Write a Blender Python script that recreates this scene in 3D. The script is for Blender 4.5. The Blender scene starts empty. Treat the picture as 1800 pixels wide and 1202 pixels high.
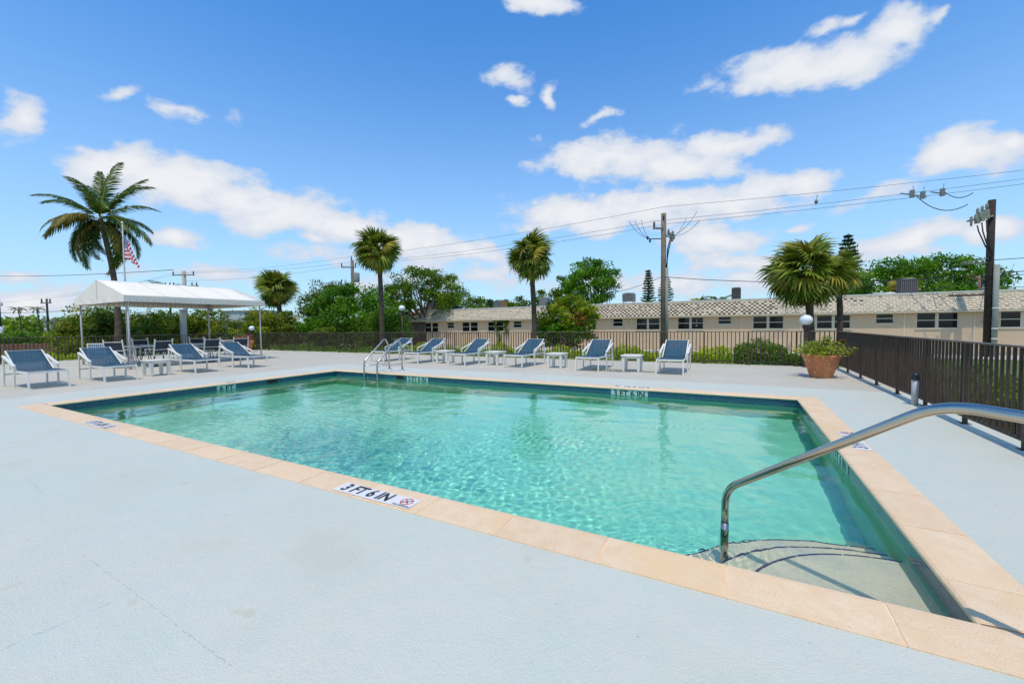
import bpy, math, random
import numpy as np
from mathutils import Matrix, Vector
PI = math.pi
R = math.radians
random.seed(7)
rng = np.random.RandomState(11)
S = bpy.context.scene
COL = S.collection

# ------------------------------------------------------------------ camera
YAW, PITCH, ROLL, EYE = -.4961, -.0403, -.0117, 1.32
fw_ = np.array([math.sin(YAW)*math.cos(PITCH), math.cos(YAW)*math.cos(PITCH), math.sin(PITCH)])
rt_ = np.array([math.cos(YAW), -math.sin(YAW), 0.])
up_ = np.cross(rt_, fw_)
c_, s_ = math.cos(ROLL), math.sin(ROLL)
rt_, up_ = c_*rt_ + s_*up_, -s_*rt_ + c_*up_
cd = bpy.data.cameras.new('camera')
cam = bpy.data.objects.new('camera', cd)
COL.objects.link(cam)
cam.matrix_world = Matrix(((rt_[0], up_[0], -fw_[0], 0), (rt_[1], up_[1], -fw_[1], 0),
                           (rt_[2], up_[2], -fw_[2], EYE), (0, 0, 0, 1)))
cd.sensor_width = 36
cd.lens = 726.2942/1800*36
cd.clip_start = .05
cd.clip_end = 6000
S.camera = cam

# ------------------------------------------------------------------ sun
SUN = Vector((.105, -.33, 1)).normalized()
sl = bpy.data.lights.new('sun', 'SUN')
sl.energy = 3.0
sl.color = (1, .90, .76)
sl.angle = R(.53)
sl.cycles.is_caustics_light = True
so = bpy.data.objects.new('sun', sl)
COL.objects.link(so)
so.rotation_euler = SUN.to_track_quat('Z', 'Y').to_euler()

# ------------------------------------------------------------------ sky with clouds
W = bpy.data.worlds.new('World')
S.world = W
W.use_nodes = True
nt = W.node_tree
bg = nt.nodes['Background']
bg.inputs[1].default_value = .12
def N(tree, t, **kw):
    n = tree.nodes.new(t)
    for k, v in kw.items():
        setattr(n, k, v)
    return n
def mth(tree, op, a, b=None, c=None, clamp=False):
    n = tree.nodes.new('ShaderNodeMath'); n.operation = op; n.use_clamp = clamp
    for i, x in enumerate((a, b, c)):
        if x is None: continue
        if isinstance(x, (int, float)): n.inputs[i].default_value = x
        else: tree.links.new(x, n.inputs[i])
    return n.outputs[0]
def mrange(tree, x, a, b, c=0., d=1., mode='SMOOTHSTEP'):
    n = tree.nodes.new('ShaderNodeMapRange'); n.interpolation_type = mode
    tree.links.new(x, n.inputs[0])
    for i, q in enumerate((a, b, c, d)): n.inputs[i+1].default_value = q
    return n.outputs[0]
def mixc(tree, f, a, b, mode='MIX'):
    n = tree.nodes.new('ShaderNodeMix'); n.data_type = 'RGBA'; n.blend_type = mode
    for i, x in ((0, f), (6, a), (7, b)):
        if isinstance(x, (int, float)): n.inputs[i].default_value = x
        elif isinstance(x, tuple): n.inputs[i].default_value = (*x[:3], 1)
        else: tree.links.new(x, n.inputs[i])
    return n.outputs[2]
sk = N(nt, 'ShaderNodeTexSky', sky_type='NISHITA')
sk.sun_disc = False
sk.sun_elevation = math.asin(SUN.z)
sk.sun_rotation = math.atan2(SUN.x, SUN.y)
sk.altitude = 0
sk.air_density = 1.25
sk.dust_density = .25
sk.ozone_density = 3.2
tc = N(nt, 'ShaderNodeTexCoord')
F0 = (math.sin(YAW), math.cos(YAW), 0.)          # a fixed compass bearing (the view over the pool)
R0 = (math.cos(YAW), -math.sin(YAW), 0.)
def dot(v, vec):
    n = N(nt, 'ShaderNodeVectorMath', operation='DOT_PRODUCT')
    nt.links.new(v, n.inputs[0]); n.inputs[1].default_value = vec
    return n.outputs['Value']
D = tc.outputs['Generated']
dF, dR, dZ = dot(D, F0), dot(D, R0), dot(D, (0, 0, 1))
front = mrange(nt, dF, .12, .3)
dFs = mth(nt, 'MAXIMUM', dF, .1)
cu, cv = mth(nt, 'DIVIDE', dR, dFs), mth(nt, 'DIVIDE', dZ, dFs)
cmb = N(nt, 'ShaderNodeCombineXYZ')
nt.links.new(cu, cmb.inputs[0]); nt.links.new(cv, cmb.inputs[1])
# warp the coordinates so that cloud edges are ragged
wn = N(nt, 'ShaderNodeTexNoise'); wn.inputs['Scale'].default_value = 8; wn.inputs['Detail'].default_value = 5
nt.links.new(cmb.outputs[0], wn.inputs['Vector'])
ws = N(nt, 'ShaderNodeVectorMath', operation='SUBTRACT'); nt.links.new(wn.outputs['Color'], ws.inputs[0]); ws.inputs[1].default_value = (.5, .5, .5)
wsc = N(nt, 'ShaderNodeVectorMath', operation='MULTIPLY'); nt.links.new(ws.outputs[0], wsc.inputs[0]); wsc.inputs[1].default_value = (.11, .075, 0)
wp = N(nt, 'ShaderNodeVectorMath', operation='ADD'); nt.links.new(cmb.outputs[0], wp.inputs[0]); nt.links.new(wsc.outputs[0], wp.inputs[1])
CLOUDS = [(-1.157,0.503,0.081,0.046,0,1),(0.069,0.75,0.069,0.027,-8,1),(-0.933,0.553,0.04,0.016,10,0.6),(-0.766,0.516,0.081,0.016,-8,0.45),(0.663,0.598,0.167,0.046,10,1),(0.803,0.616,0.161,0.056,18,1),(0.915,0.68,0.093,0.048,15,0.95),(0.787,0.701,0.06,0.016,15,0.6),(1.007,0.714,0.029,0.019,30,0.6),(-0.004,0.577,0.051,0.032,0,0.65),(0.007,0.524,0.03,0.013,0,0.6),(0.094,0.545,0.017,0.035,0,0.65),(0.226,0.498,0.046,0.011,25,0.55),(0.257,0.398,0.162,0.057,0,1),(0.379,0.377,0.149,0.041,0,1),(0.52,0.418,0.122,0.032,10,0.95),(1.081,0.398,0.135,0.046,5,1),(1.188,0.421,0.067,0.027,0,0.8),(0.177,0.266,0.156,0.052,0,1),(0.353,0.277,0.19,0.046,5,1),(0.57,0.301,0.163,0.038,8,0.95),(0.705,0.326,0.084,0.035,0,1),(0.868,0.302,0.081,0.019,12,0.5),(-0.926,0.392,0.128,0.046,0,1),(-0.785,0.35,0.203,0.062,-12,1),(-0.638,0.302,0.176,0.057,-10,1),(-0.543,0.274,0.122,0.052,0,1),(-0.381,0.241,0.102,0.041,0,1),(-0.797,0.21,0.084,0.033,0,0.85),(-0.483,0.219,0.041,0.016,0,0.7),(-0.245,0.196,0.164,0.06,-8,0.95),(-0.109,0.174,0.123,0.041,-5,0.8),(-0.409,0.185,0.164,0.027,0,0.4),(0.504,0.201,0.15,0.038,5,0.9),(0.967,0.203,0.163,0.038,12,0.85),(1.171,0.22,0.095,0.033,0,0.9),(0.533,0.14,0.123,0.025,0,0.75),(0.996,0.168,0.082,0.022,0,0.6),(0.687,0.223,0.03,0.012,15,0.5),(-1.189,0.126,0.068,0.019,0,0.7),(-1.15,0.071,0.151,0.025,0,0.7),(0.411,0.094,0.274,0.03,0,0.55),(0.902,0.115,0.191,0.027,0,0.4),(-0.055,0.113,0.178,0.027,0,0.55),(-0.71,0.134,0.164,0.027,0,0.4),(-0.274,0.102,0.137,0.027,0,0.4),(1.097,0.052,0.123,0.019,0,0.4)]
acc = None
for (x, y, a, b, r, s) in CLOUDS:
    m = N(nt, 'ShaderNodeMapping', vector_type='TEXTURE')
    nt.links.new(wp.outputs[0], m.inputs['Vector'])
    m.inputs['Location'].default_value = (x, y, 0)
    m.inputs['Rotation'].default_value = (0, 0, R(r))
    m.inputs['Scale'].default_value = (a*1.28, b*1.28, 1)
    ln = N(nt, 'ShaderNodeVectorMath', operation='LENGTH'); nt.links.new(m.outputs[0], ln.inputs[0])
    q = mth(nt, 'MULTIPLY_ADD', ln.outputs['Value'], -s if s < .8 else -1., s)
    acc = q if acc is None else mth(nt, 'SMOOTH_MAX', acc, q, .12)
# ... and small loose clouds for the rest of the sky, outside the view
gn = N(nt, 'ShaderNodeTexNoise'); gn.inputs['Scale'].default_value = 3.2; gn.inputs['Detail'].default_value = 4
gm = N(nt, 'ShaderNodeMapping'); gm.inputs['Scale'].default_value = (1, 1, 2.4); nt.links.new(D, gm.inputs['Vector']); nt.links.new(gm.outputs[0], gn.inputs['Vector'])
rest = mrange(nt, gn.outputs['Fac'], .50, .68, -.2, .8, 'LINEAR')
fld = N(nt, 'ShaderNodeMix', data_type='FLOAT'); nt.links.new(front, fld.inputs[0]); nt.links.new(rest, fld.inputs[2]); nt.links.new(acc, fld.inputs[3])
dn = N(nt, 'ShaderNodeTexNoise'); dn.inputs['Scale'].default_value = 16; dn.inputs['Detail'].default_value = 8; dn.inputs['Roughness'].default_value = .58
dm = N(nt, 'ShaderNodeMapping'); dm.inputs['Scale'].default_value = (.8, .8, 1.5); nt.links.new(D, dm.inputs['Vector']); nt.links.new(dm.outputs[0], dn.inputs['Vector'])
nz = mth(nt, 'MULTIPLY_ADD', dn.outputs['Fac'], 1.7, -.80)
den = mth(nt, 'ADD', fld.outputs[0], nz)
cmask = mrange(nt, den, .02, .46, 0, .97)
core = mrange(nt, den, .2, .95)
ccol = mixc(nt, core, (5.4, 6.0, 7.0), (7.3, 7.35, 7.6))
haze = mth(nt, 'MULTIPLY', mth(nt, 'POWER', mrange(nt, dZ, 0., .60, 1., 0., 'LINEAR'), 1.55), .80)
tint = mixc(nt, 1., sk.outputs[0], (.54, 1.17, 1.70), 'MULTIPLY')
base = mixc(nt, haze, tint, (5.1, 6.6, 7.7))
fin = mixc(nt, cmask, base, ccol)
nt.links.new(fin, bg.inputs[0])

S.view_settings.view_transform = 'Standard'
S.view_settings.look = 'None'
S.view_settings.exposure = 0.
S.view_settings.gamma = 1
S.cycles.use_denoising = True
S.cycles.use_adaptive_sampling = True
S.cycles.adaptive_threshold = .025
S.cycles.time_limit = 900
S.cycles.max_bounces = 8
S.cycles.transparent_max_bounces = 12
S.cycles.sample_clamp_indirect = 6

# ------------------------------------------------------------------ materials
MATS = {}
def mk(name, col, rough=.6, metal=0., var=None, bump=None, spec=None, coat=0., rand=0., speck=None, coords='Object'):
    """var=(scale, amount, other colour); bump=(scale, strength, distance); speck=(scale, threshold, colour, amount)"""
    m = bpy.data.materials.new(name); m.use_nodes = True
    t = m.node_tree; b = t.nodes['Principled BSDF']
    b.inputs['Base Color'].default_value = (*col, 1)
    b.inputs['Roughness'].default_value = rough
    b.inputs['Metallic'].default_value = metal
    if spec is not None: b.inputs['Specular IOR Level'].default_value = spec
    if coat: b.inputs['Coat Weight'].default_value = coat
    tcn = N(t, 'ShaderNodeTexCoord'); vec = tcn.outputs[coords]
    if rand:
        oi = N(t, 'ShaderNodeObjectInfo'); ad = N(t, 'ShaderNodeVectorMath', operation='MULTIPLY_ADD')
        cx = N(t, 'ShaderNodeCombineXYZ')
        for k in range(3): t.links.new(oi.outputs['Random'], cx.inputs[k])
        t.links.new(cx.outputs[0], ad.inputs[0]); ad.inputs[1].default_value = (37, 19, 53); t.links.new(vec, ad.inputs[2]); vec = ad.outputs[0]
    cur = None
    if var:
        for k, (sc, am, c2) in enumerate(var if isinstance(var, list) else [var]):
            n = N(t, 'ShaderNodeTexNoise'); n.inputs['Scale'].default_value = sc; n.inputs['Detail'].default_value = 6; n.inputs['Roughness'].default_value = .6
            t.links.new(vec, n.inputs['Vector'])
            f = mrange(t, n.outputs['Fac'], .38, .66, 0, am)
            cur = mixc(t, f, cur if cur is not None else tuple(col), c2)
    if speck:
        for sc, th, c2, am in (speck if isinstance(speck, list) else [speck]):
            n = N(t, 'ShaderNodeTexNoise'); n.inputs['Scale'].default_value = sc; n.inputs['Detail'].default_value = 2
            t.links.new(vec, n.inputs['Vector'])
            f = mrange(t, n.outputs['Fac'], th, th+.06, 0, am)
            cur = mixc(t, f, cur if cur is not None else tuple(col), c2)
    if rand and isinstance(rand, float):
        h = N(t, 'ShaderNodeHueSaturation'); r_ = mrange(t, oi.outputs['Random'], 0, 1, 1-rand, 1+rand, 'LINEAR')
        t.links.new(r_, h.inputs['Value'])
        if cur is not None: t.links.new(cur, h.inputs['Color'])
        else: h.inputs['Color'].default_value = (*col, 1)
        cur = h.outputs[0]
    if cur is not None: t.links.new(cur, b.inputs['Base Color'])
    if bump:
        prev = None
        for sc, st, di in (bump if isinstance(bump, list) else [bump]):
            n = N(t, 'ShaderNodeTexNoise'); n.inputs['Scale'].default_value = sc; n.inputs['Detail'].default_value = 5
            t.links.new(vec, n.inputs['Vector'])
            bn = N(t, 'ShaderNodeBump'); bn.inputs['Strength'].default_value = st; bn.inputs['Distance'].default_value = di
            t.links.new(n.outputs['Fac'], bn.inputs['Height'])
            if prev is not None: t.links.new(prev, bn.inputs['Normal'])
            prev = bn.outputs[0]
        t.links.new(prev, b.inputs['Normal'])
    MATS[name] = m
    return m

blue_deck = mk('blue deck coating', (.56, .585, .485), .6, var=[(.13, .7, (.49, .55, .475)), (.55, .7, (.62, .61, .51)), (2.3, .6, (.51, .565, .475)), (7, .4, (.61, .575, .485)), (1.1, .35, (.54, .53, .40))],
               speck=[(190, .62, (.40, .44, .40), .35), (1.1, .62, (.52, .51, .40), .5), (4.2, .70, (.50, .44, .30), .4), (24, .74, (.30, .29, .22), .55), (60, .72, (.66, .68, .62), .5)], bump=[(110, .75, .006), (14, .4, .01)])
grey_deck = mk('grey deck coating', (.515, .47, .365), .7, var=[(.35, .9, (.565, .525, .415)), (3, .45, (.46, .425, .335)), (.9, .4, (.48, .435, .345))], speck=(90, .70, (.34, .31, .25), .45), bump=(80, .5, .005))
concrete = mk('slab edge', (.36, .35, .33), .8, var=(3, .5, (.28, .27, .25)), bump=(30, .3, .01))
coping_m = mk('cast coping', (.79, .60, .375), .55, var=[(1.3, .6, (.80, .59, .39)), (9, .5, (.72, .47, .25)), (3.2, .5, (.77, .53, .30))],
              speck=[(95, .67, (.40, .22, .11), .6), (170, .62, (.58, .36, .20), .5), (130, .64, (.90, .76, .58), .5), (1.4, .60, (.78, .52, .25), .45)], bump=[(120, .8, .004), (25, .3, .004)], rand=.03)
mortar = mk('mortar', (.84, .62, .39), .8, var=[(20, .5, (.90, .70, .47)), (3, .7, (.70, .46, .26))])
plaster = mk('water tinted floor plaster', (.26, .76, .56), .6, var=[(.35, .5, (.30, .78, .59)), (5, .25, (.23, .71, .52))], speck=(220, .66, (.18, .48, .38), .4))  # light absorbed by the water is painted into the floor colour
wall_plaster = mk('water tinted wall plaster', (.13, .43, .27), .6, var=[(.9, .6, (.17, .47, .27)), (5, .3, (.09, .38, .30))], speck=(200, .66, (.06, .3, .2), .4))  # deeper teal than the floor: water absorption and shade put into the colour
step_plaster = mk('quartz step plaster', (.76, .65, .46), .65, var=(6, .4, (.58, .53, .39)), speck=[(150, .60, (.30, .27, .18), .6), (210, .62, (.85, .80, .64), .6)])
navy_tile = mk('navy trim tile', (.012, .04, .16), .12, rand=.25)
white_alu = mk('white powder coated aluminium', (.76, .73, .64), .35, var=(12, .25, (.68, .66, .58)))
white_plastic = mk('white resin', (.74, .71, .61), .4, var=(8, .4, (.64, .61, .53)), bump=(40, .1, .003))
def sling_mat():
    m = mk('blue sling mesh', (.035, .105, .16), .8, spec=.2)
    t = m.node_tree; b = t.nodes['Principled BSDF']
    tcn = N(t, 'ShaderNodeTexCoord')
    w1 = N(t, 'ShaderNodeTexNoise'); w1.inputs['Scale'].default_value = 260; w1.inputs['Detail'].default_value = 1
    t.links.new(tcn.outputs['Object'], w1.inputs['Vector'])
    t.links.new(mixc(t, mrange(t, w1.outputs['Fac'], .4, .62), (.020, .072, .125), (.055, .130, .19)), b.inputs['Base Color'])
    b.inputs['Sheen Weight'].default_value = .0
    # open weave: part of the light passes straight through the mesh
    tp = N(t, 'ShaderNodeBsdfTransparent'); mx = N(t, 'ShaderNodeMixShader'); mx.inputs[0].default_value = .30
    t.links.new(b.outputs[0], mx.inputs[1]); t.links.new(tp.outputs[0], mx.inputs[2]); t.links.new(mx.outputs[0], t.nodes['Material Output'].inputs[0])
    return m
sling = sling_mat()
dark_sling = mk('dark chair sling', (.022, .028, .04), .8, var=(40, .5, (.05, .06, .075)))
stripe_sling = mk('blue striped cushion', (.5, .55, .6), .8)
def stripes(m, sc, ca, cb, axis=0):
    t = m.node_tree; b = t.nodes['Principled BSDF']; tcn = N(t, 'ShaderNodeTexCoord'); sp = N(t, 'ShaderNodeSeparateXYZ')
    t.links.new(tcn.outputs['Object'], sp.inputs[0])
    f = mth(t, 'GREATER_THAN', mth(t, 'FRACT', mth(t, 'MULTIPLY', sp.outputs[axis], sc)), .5)
    t.links.new(mixc(t, f, ca, cb), b.inputs['Base Color'])
stripes(stripe_sling, 12, (.62, .66, .70), (.05, .11, .22), 1)
black_metal = mk('black wrought metal', (.012, .012, .014), .45)
bronze = mk('brown fence paint', (.060, .038, .025), .5, var=(5, .5, (.10, .07, .05)), rand=.12, spec=.3)
bronze_top = mk('weathered rail paint', (.13, .10, .07), .42, var=(6, .6, (.07, .05, .033)))
steel = mk('polished stainless steel', (.50, .47, .41), .16, metal=1., var=(14, .35, (.42, .39, .33)), bump=(30, .03, .002))
steel_old = mk('brushed stainless steel', (.52, .52, .50), .28, metal=1.)
terracotta = mk('weathered terracotta', (.56, .20, .075), .8, var=[(7, .75, (.42, .13, .05)), (3, .5, (.64, .30, .14))], speck=[(16, .60, (.66, .52, .34), .6), (40, .62, (.30, .12, .07), .6)], bump=[(14, .8, .02), (60, .4, .008)])
soil = mk('potting soil', (.05, .035, .022), .95, bump=(30, 1, .02))
globe_m = mk('white lamp globe', (.80, .81, .82), .18, coat=.5)
canvas = mk('white canopy canvas', (.86, .795, .655), .8, var=(1.5, .5, (.80, .74, .61)), bump=(3, .25, .03))
galv = mk('galvanised tube', (.42, .41, .39), .5, var=(9, .5, (.52, .51, .49)))
rust = mk('rusty plate', (.28, .12, .06), .85, var=(20, .6, (.40, .30, .22)))
stucco = mk('cream stucco', (.68, .49, .30), .85, var=[(1.2, .5, (.56, .425, .285)), (.35, .5, (.67, .52, .355))], speck=(45, .62, (.36, .29, .20), .5), bump=(40, .6, .02))
roof_white = mk('white roof edge', (.78, .75, .66), .6, var=(2, .3, (.66, .62, .54)))
roof_flat = mk('roof membrane', (.50, .49, .47), .8)
sh_cream = mk('cream asphalt shingle', (.70, .59, .43), .9, var=(3, .6, (.52, .44, .32)), speck=(120, .6, (.30, .27, .23), .5))
sh_tan = mk('tan asphalt shingle', (.49, .415, .30), .9, var=(3, .7, (.32, .27, .20)), speck=(120, .6, (.24, .21, .18), .5))
sh_dark = mk('dark asphalt shingle', (.105, .080, .055), .95, var=(6, .6, (.16, .125, .09)))
win_frame = mk('cream window frame', (.68, .60, .45), .5, var=(4, .3, (.60, .52, .38)))
glass_dark = mk('dark window glass', (.012, .012, .012), .08, spec=.4, var=(1.2, .5, (.028, .022, .02)))
pipe_m = mk('wall pipe', (.42, .36, .29), .6)
brown_wood = mk('brown boards', (.14, .095, .07), .75, var=(4, .6, (.10, .07, .05)))
pole_wood = mk('weathered pole wood', (.20, .15, .10), .9, var=[(8, .7, (.10, .07, .045)), (2, .5, (.30, .24, .17))], bump=(30, .6, .02))
pole_dark = mk('tarred pole wood', (.016, .011, .009), .85, var=[(8, .7, (.035, .022, .015)), (2.5, .35, (.08, .045, .03))], bump=(30, .6, .02))
conduit = mk('grey pvc conduit', (.26, .29, .26), .7, var=(3, .5, (.34, .35, .31)), spec=.2)
pole_conc = mk('concrete pole', (.44, .41, .34), .8, var=(3, .5, (.34, .34, .33)))
insul = mk('dark insulator', (.03, .03, .035), .4)
hardware = mk('grey line hardware', (.22, .23, .22), .5, var=(12, .6, (.10, .10, .10)))
wire_m = mk('wire', (.02, .02, .022), .6)
ac_m = mk('grey condenser casing', (.20, .21, .21), .6, var=(5, .6, (.12, .125, .12)), bump=(20, .4, .02))
ac_dark = mk('dark condenser coil', (.05, .05, .048), .7, var=(9, .6, (.10, .09, .08)))
ac_rust = mk('rusted casing', (.34, .15, .035), .85, var=(6, .6, (.22, .12, .06)))
far_wall = mk('pale far wall', (.56, .52, .48), .8, var=(.3, .5, (.48, .45, .42)))
brick_red = mk('low brick wall', (.20, .075, .05), .85, var=(6, .6, (.28, .13, .09)))
def bark_mat(n, a, b2):
    return mk(n, a, .9, var=[(5, .7, b2), (22, .4, tuple(x*.55 for x in a))], bump=[(14, .8, .04)])
bark = bark_mat('tree bark', (.13, .105, .08), (.20, .17, .14))
palm_bark = bark_mat('palm trunk bark', (.085, .055, .035), (.17, .115, .075))
def leafmat(name, dark, mid, light, rough=.5, trans=.35, sc=.35):
    m = bpy.data.materials.new(name); m.use_nodes = True; t = m.node_tree
    b = t.nodes['Principled BSDF']; out = t.nodes['Material Output']
    at = N(t, 'ShaderNodeAttribute'); at.attribute_name = 'tint'
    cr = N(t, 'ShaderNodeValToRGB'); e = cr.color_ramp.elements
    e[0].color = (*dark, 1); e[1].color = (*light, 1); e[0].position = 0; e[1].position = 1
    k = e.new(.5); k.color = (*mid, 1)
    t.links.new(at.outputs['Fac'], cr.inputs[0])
    t.links.new(cr.outputs[0], b.inputs['Base Color'])
    b.inputs['Roughness'].default_value = rough
    b.inputs['Specular IOR Level'].default_value = .18
    tr = N(t, 'ShaderNodeBsdfTranslucent'); t.links.new(cr.outputs[0], tr.inputs[0])
    mx = N(t, 'ShaderNodeMixShader'); mx.inputs[0].default_value = trans
    t.links.new(b.outputs[0], mx.inputs[1]); t.links.new(tr.outputs[0], mx.inputs[2]); t.links.new(mx.outputs[0], out.inputs[0])
    return m
L_ficus = leafmat('dark green leaves', (.03, .10, .006), (.10, .26, .012), (.26, .45, .025))
L_tree = leafmat('mid green leaves', (.05, .11, .006), (.135, .245, .012), (.28, .38, .025))
L_olive = leafmat('olive leaves', (.04, .085, .008), (.12, .185, .014), (.30, .33, .025))
L_mango = leafmat('yellow green leaves', (.09, .16, .008), (.23, .33, .012), (.45, .44, .02))
L_orange = leafmat('orange new leaves', (.20, .10, .02), (.38, .19, .035), (.46, .30, .06))
L_hedge = leafmat('lime hedge leaves', (.07, .17, .006), (.27, .42, .010), (.58, .60, .02))
L_hedge2 = leafmat('green hedge leaves', (.02, .075, .006), (.065, .17, .012), (.20, .30, .02))
L_croton = leafmat('mixed croton leaves', (.06, .12, .010), (.19, .27, .02), (.55, .40, .03))
L_palm = leafmat('sabal fronds', (.05, .095, .006), (.19, .25, .02), (.48, .46, .09), .45, .3)
L_palm_yel = leafmat('yellowing fronds', (.14, .14, .02), (.32, .28, .03), (.48, .38, .05), .45, .25)
L_dead = leafmat('dead fronds', (.10, .055, .025), (.20, .12, .055), (.32, .22, .11), .8, .15)
L_coco = leafmat('coconut fronds', (.025, .062, .010), (.080, .140, .016), (.26, .29, .03), .4, .3)
L_coco_y = leafmat('golden coconut fronds', (.08, .08, .012), (.20, .17, .025), (.34, .26, .04), .45, .25)
L_pine = leafmat('norfolk pine needles', (.02, .055, .025), (.05, .115, .045), (.10, .18, .07), .7, .3)
L_boug = leafmat('potted shrub leaves', (.09, .15, .015), (.30, .36, .03), (.62, .56, .07))
L_bract = leafmat('dry red twigs', (.22, .06, .03), (.40, .14, .08), (.55, .25, .15), .8, .2)
grass_m = mk('lawn', (.11, .20, .022), .9, var=[(.5, .7, (.20, .26, .035)), (3, .6, (.07, .13, .02))], bump=(30, 1, .05))
ground_m = mk('dry ground', (.12, .13, .055), .9, var=[(.08, .8, (.16, .14, .10)), (.6, .5, (.08, .10, .035))], bump=(6, .6, .08))

# ------------------------------------------------------------------ mesh helpers
class MB:
    def __init__(s): s.v = []; s.f = []; s.m = []; s.sm = []
    def add(s, vs, fs, mi=0, smooth=False):
        n = len(s.v); s.v += [tuple(p) for p in vs]
        for f in fs: s.f.append(tuple(i+n for i in f)); s.m.append(mi); s.sm.append(smooth)
    def box(s, x0, x1, y0, y1, z0, z1, mi=0):
        s.add([(x0,y0,z0),(x1,y0,z0),(x1,y1,z0),(x0,y1,z0),(x0,y0,z1),(x1,y0,z1),(x1,y1,z1),(x0,y1,z1)],
              [(3,2,1,0),(4,5,6,7),(0,1,5,4),(1,2,6,5),(2,3,7,6),(3,0,4,7)], mi)
    def bar(s, a, b, w, h, mi=0, up=(0, 0, 1)):
        a, b = Vector(a), Vector(b); d = (b-a).normalized(); u = Vector(up)
        if abs(d.dot(u)) > .95: u = Vector((0, 1, 0))
        x = d.cross(u).normalized(); y = x.cross(d)
        vs = [p + x*sx*w/2 + y*sy*h/2 for p in (a, b) for sx, sy in ((-1,-1),(1,-1),(1,1),(-1,1))]
        s.add(vs, [(0,1,2,3),(7,6,5,4),(0,4,5,1),(1,5,6,2),(2,6,7,3),(3,7,4,0)], mi)
    def tube(s, path, r, seg=8, mi=0, cap=True):
        P = [Vector(p) for p in path]; n0 = len(s.v); rs = r if isinstance(r, (list, tuple)) else [r]*len(P)
        prev = None
        for i, p in enumerate(P):
            d = (P[min(i+1, len(P)-1)] - P[max(i-1, 0)]).normalized()
            if prev is None:
                u = Vector((0, 0, 1)) if abs(d.z) < .9 else Vector((0, 1, 0)); x = d.cross(u).normalized()
            else: x = (prev - d*prev.dot(d)).normalized()
            prev = x; y = d.cross(x)
            for k in range(seg):
                a = 2*PI*k/seg; s.v.append(tuple(p + (x*math.cos(a) + y*math.sin(a))*rs[i]))
        for i in range(len(P)-1):
            for k in range(seg):
                a = n0+i*seg+k; b = n0+i*seg+(k+1) % seg
                s.f.append((a, b, b+seg, a+seg)); s.m.append(mi); s.sm.append(True)
        if cap:
            s.f.append(tuple(n0+k for k in range(seg))[::-1]); s.m.append(mi); s.sm.append(False)
            s.f.append(tuple(n0+(len(P)-1)*seg+k for k in range(seg))); s.m.append(mi); s.sm.append(False)
    def lathe(s, prof, seg=24, c=(0, 0, 0), mi=0, wob=None):
        n0 = len(s.v)
        for j, (r, z) in enumerate(prof):
            for k in range(seg):
                a = 2*PI*k/seg; rr = r*(1 + (wob(a, z) if wob else 0)); s.v.append((c[0]+rr*math.cos(a), c[1]+rr*math.sin(a), c[2]+z))
        for j in range(len(prof)-1):
            for k in range(seg):
                a = n0+j*seg+k; b = n0+j*seg+(k+1) % seg
                s.f.append((a, b, b+seg, a+seg)); s.m.append(mi); s.sm.append(True)
    def build(s, name, mat, parent=None, loc=None, recalc=True):
        me = bpy.data.meshes.new(name); me.from_pydata(s.v, [], s.f)
        for mm in (mat if isinstance(mat, (list, tuple)) else [mat]): me.materials.append(mm)
        me.polygons.foreach_set('material_index', s.m); me.polygons.foreach_set('use_smooth', s.sm)
        me.update()
        return link(name, me, parent, loc)
def link(name, me, parent=None, loc=None):
    o = bpy.data.objects.new(name, me); COL.objects.link(o)
    if parent is not None: o.parent = parent
    if loc is not None: o.location = loc
    return o
def tag(o, label=None, cat=None, group=None, kind=None):
    if label: o['label'] = label
    if cat: o['category'] = cat
    if group: o['group'] = group
    if kind: o['kind'] = kind
    return o
def thing(name, label, cat, loc=(0, 0, 0), rz=0., group=None):
    o = bpy.data.objects.new(name, None); COL.objects.link(o); o.location = loc; o.rotation_euler = (0, 0, rz)
    o.empty_display_size = .2
    return tag(o, label, cat, group)
def copy_tree(o, loc, rz=0., label=None):
    c = o.copy(); COL.objects.link(c); c.location = loc; c.rotation_euler = (0, 0, rz)
    if label: c['label'] = label
    for ch in list(o.children):
        d = ch.copy(); COL.objects.link(d); d.parent = c
        for g in list(ch.children):
            e = g.copy(); COL.objects.link(e); e.parent = d
    return c
def bevel(o, w=.004, seg=2):
    m = o.modifiers.new('bevel', 'BEVEL'); m.width = w; m.segments = seg; m.limit_method = 'ANGLE'; m.angle_limit = R(35)
def np_mesh(name, V, F, mat, tint=None, parent=None, smooth=False, loc=None):
    """V (n,3), F (m,4) or (m,3) arrays"""
    me = bpy.data.meshes.new(name); n, m, k = len(V), len(F), F.shape[1]
    me.vertices.add(n); me.vertices.foreach_set('co', np.asarray(V, np.float32).ravel())
    me.loops.add(m*k); me.loops.foreach_set('vertex_index', np.asarray(F, np.int32).ravel())
    me.polygons.add(m); me.polygons.foreach_set('loop_start', np.arange(0, m*k, k, dtype=np.int32))
    me.polygons.foreach_set('loop_total', np.full(m, k, np.int32))
    if smooth: me.polygons.foreach_set('use_smooth', np.ones(m, bool))
    me.update(calc_edges=True)
    if tint is not None:
        a = me.attributes.new('tint', 'FLOAT', 'POINT'); a.data.foreach_set('value', np.asarray(tint, np.float32))
    for mm in (mat if isinstance(mat, (list, tuple)) else [mat]): me.materials.append(mm)
    return link(name, me, parent, loc)

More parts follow.
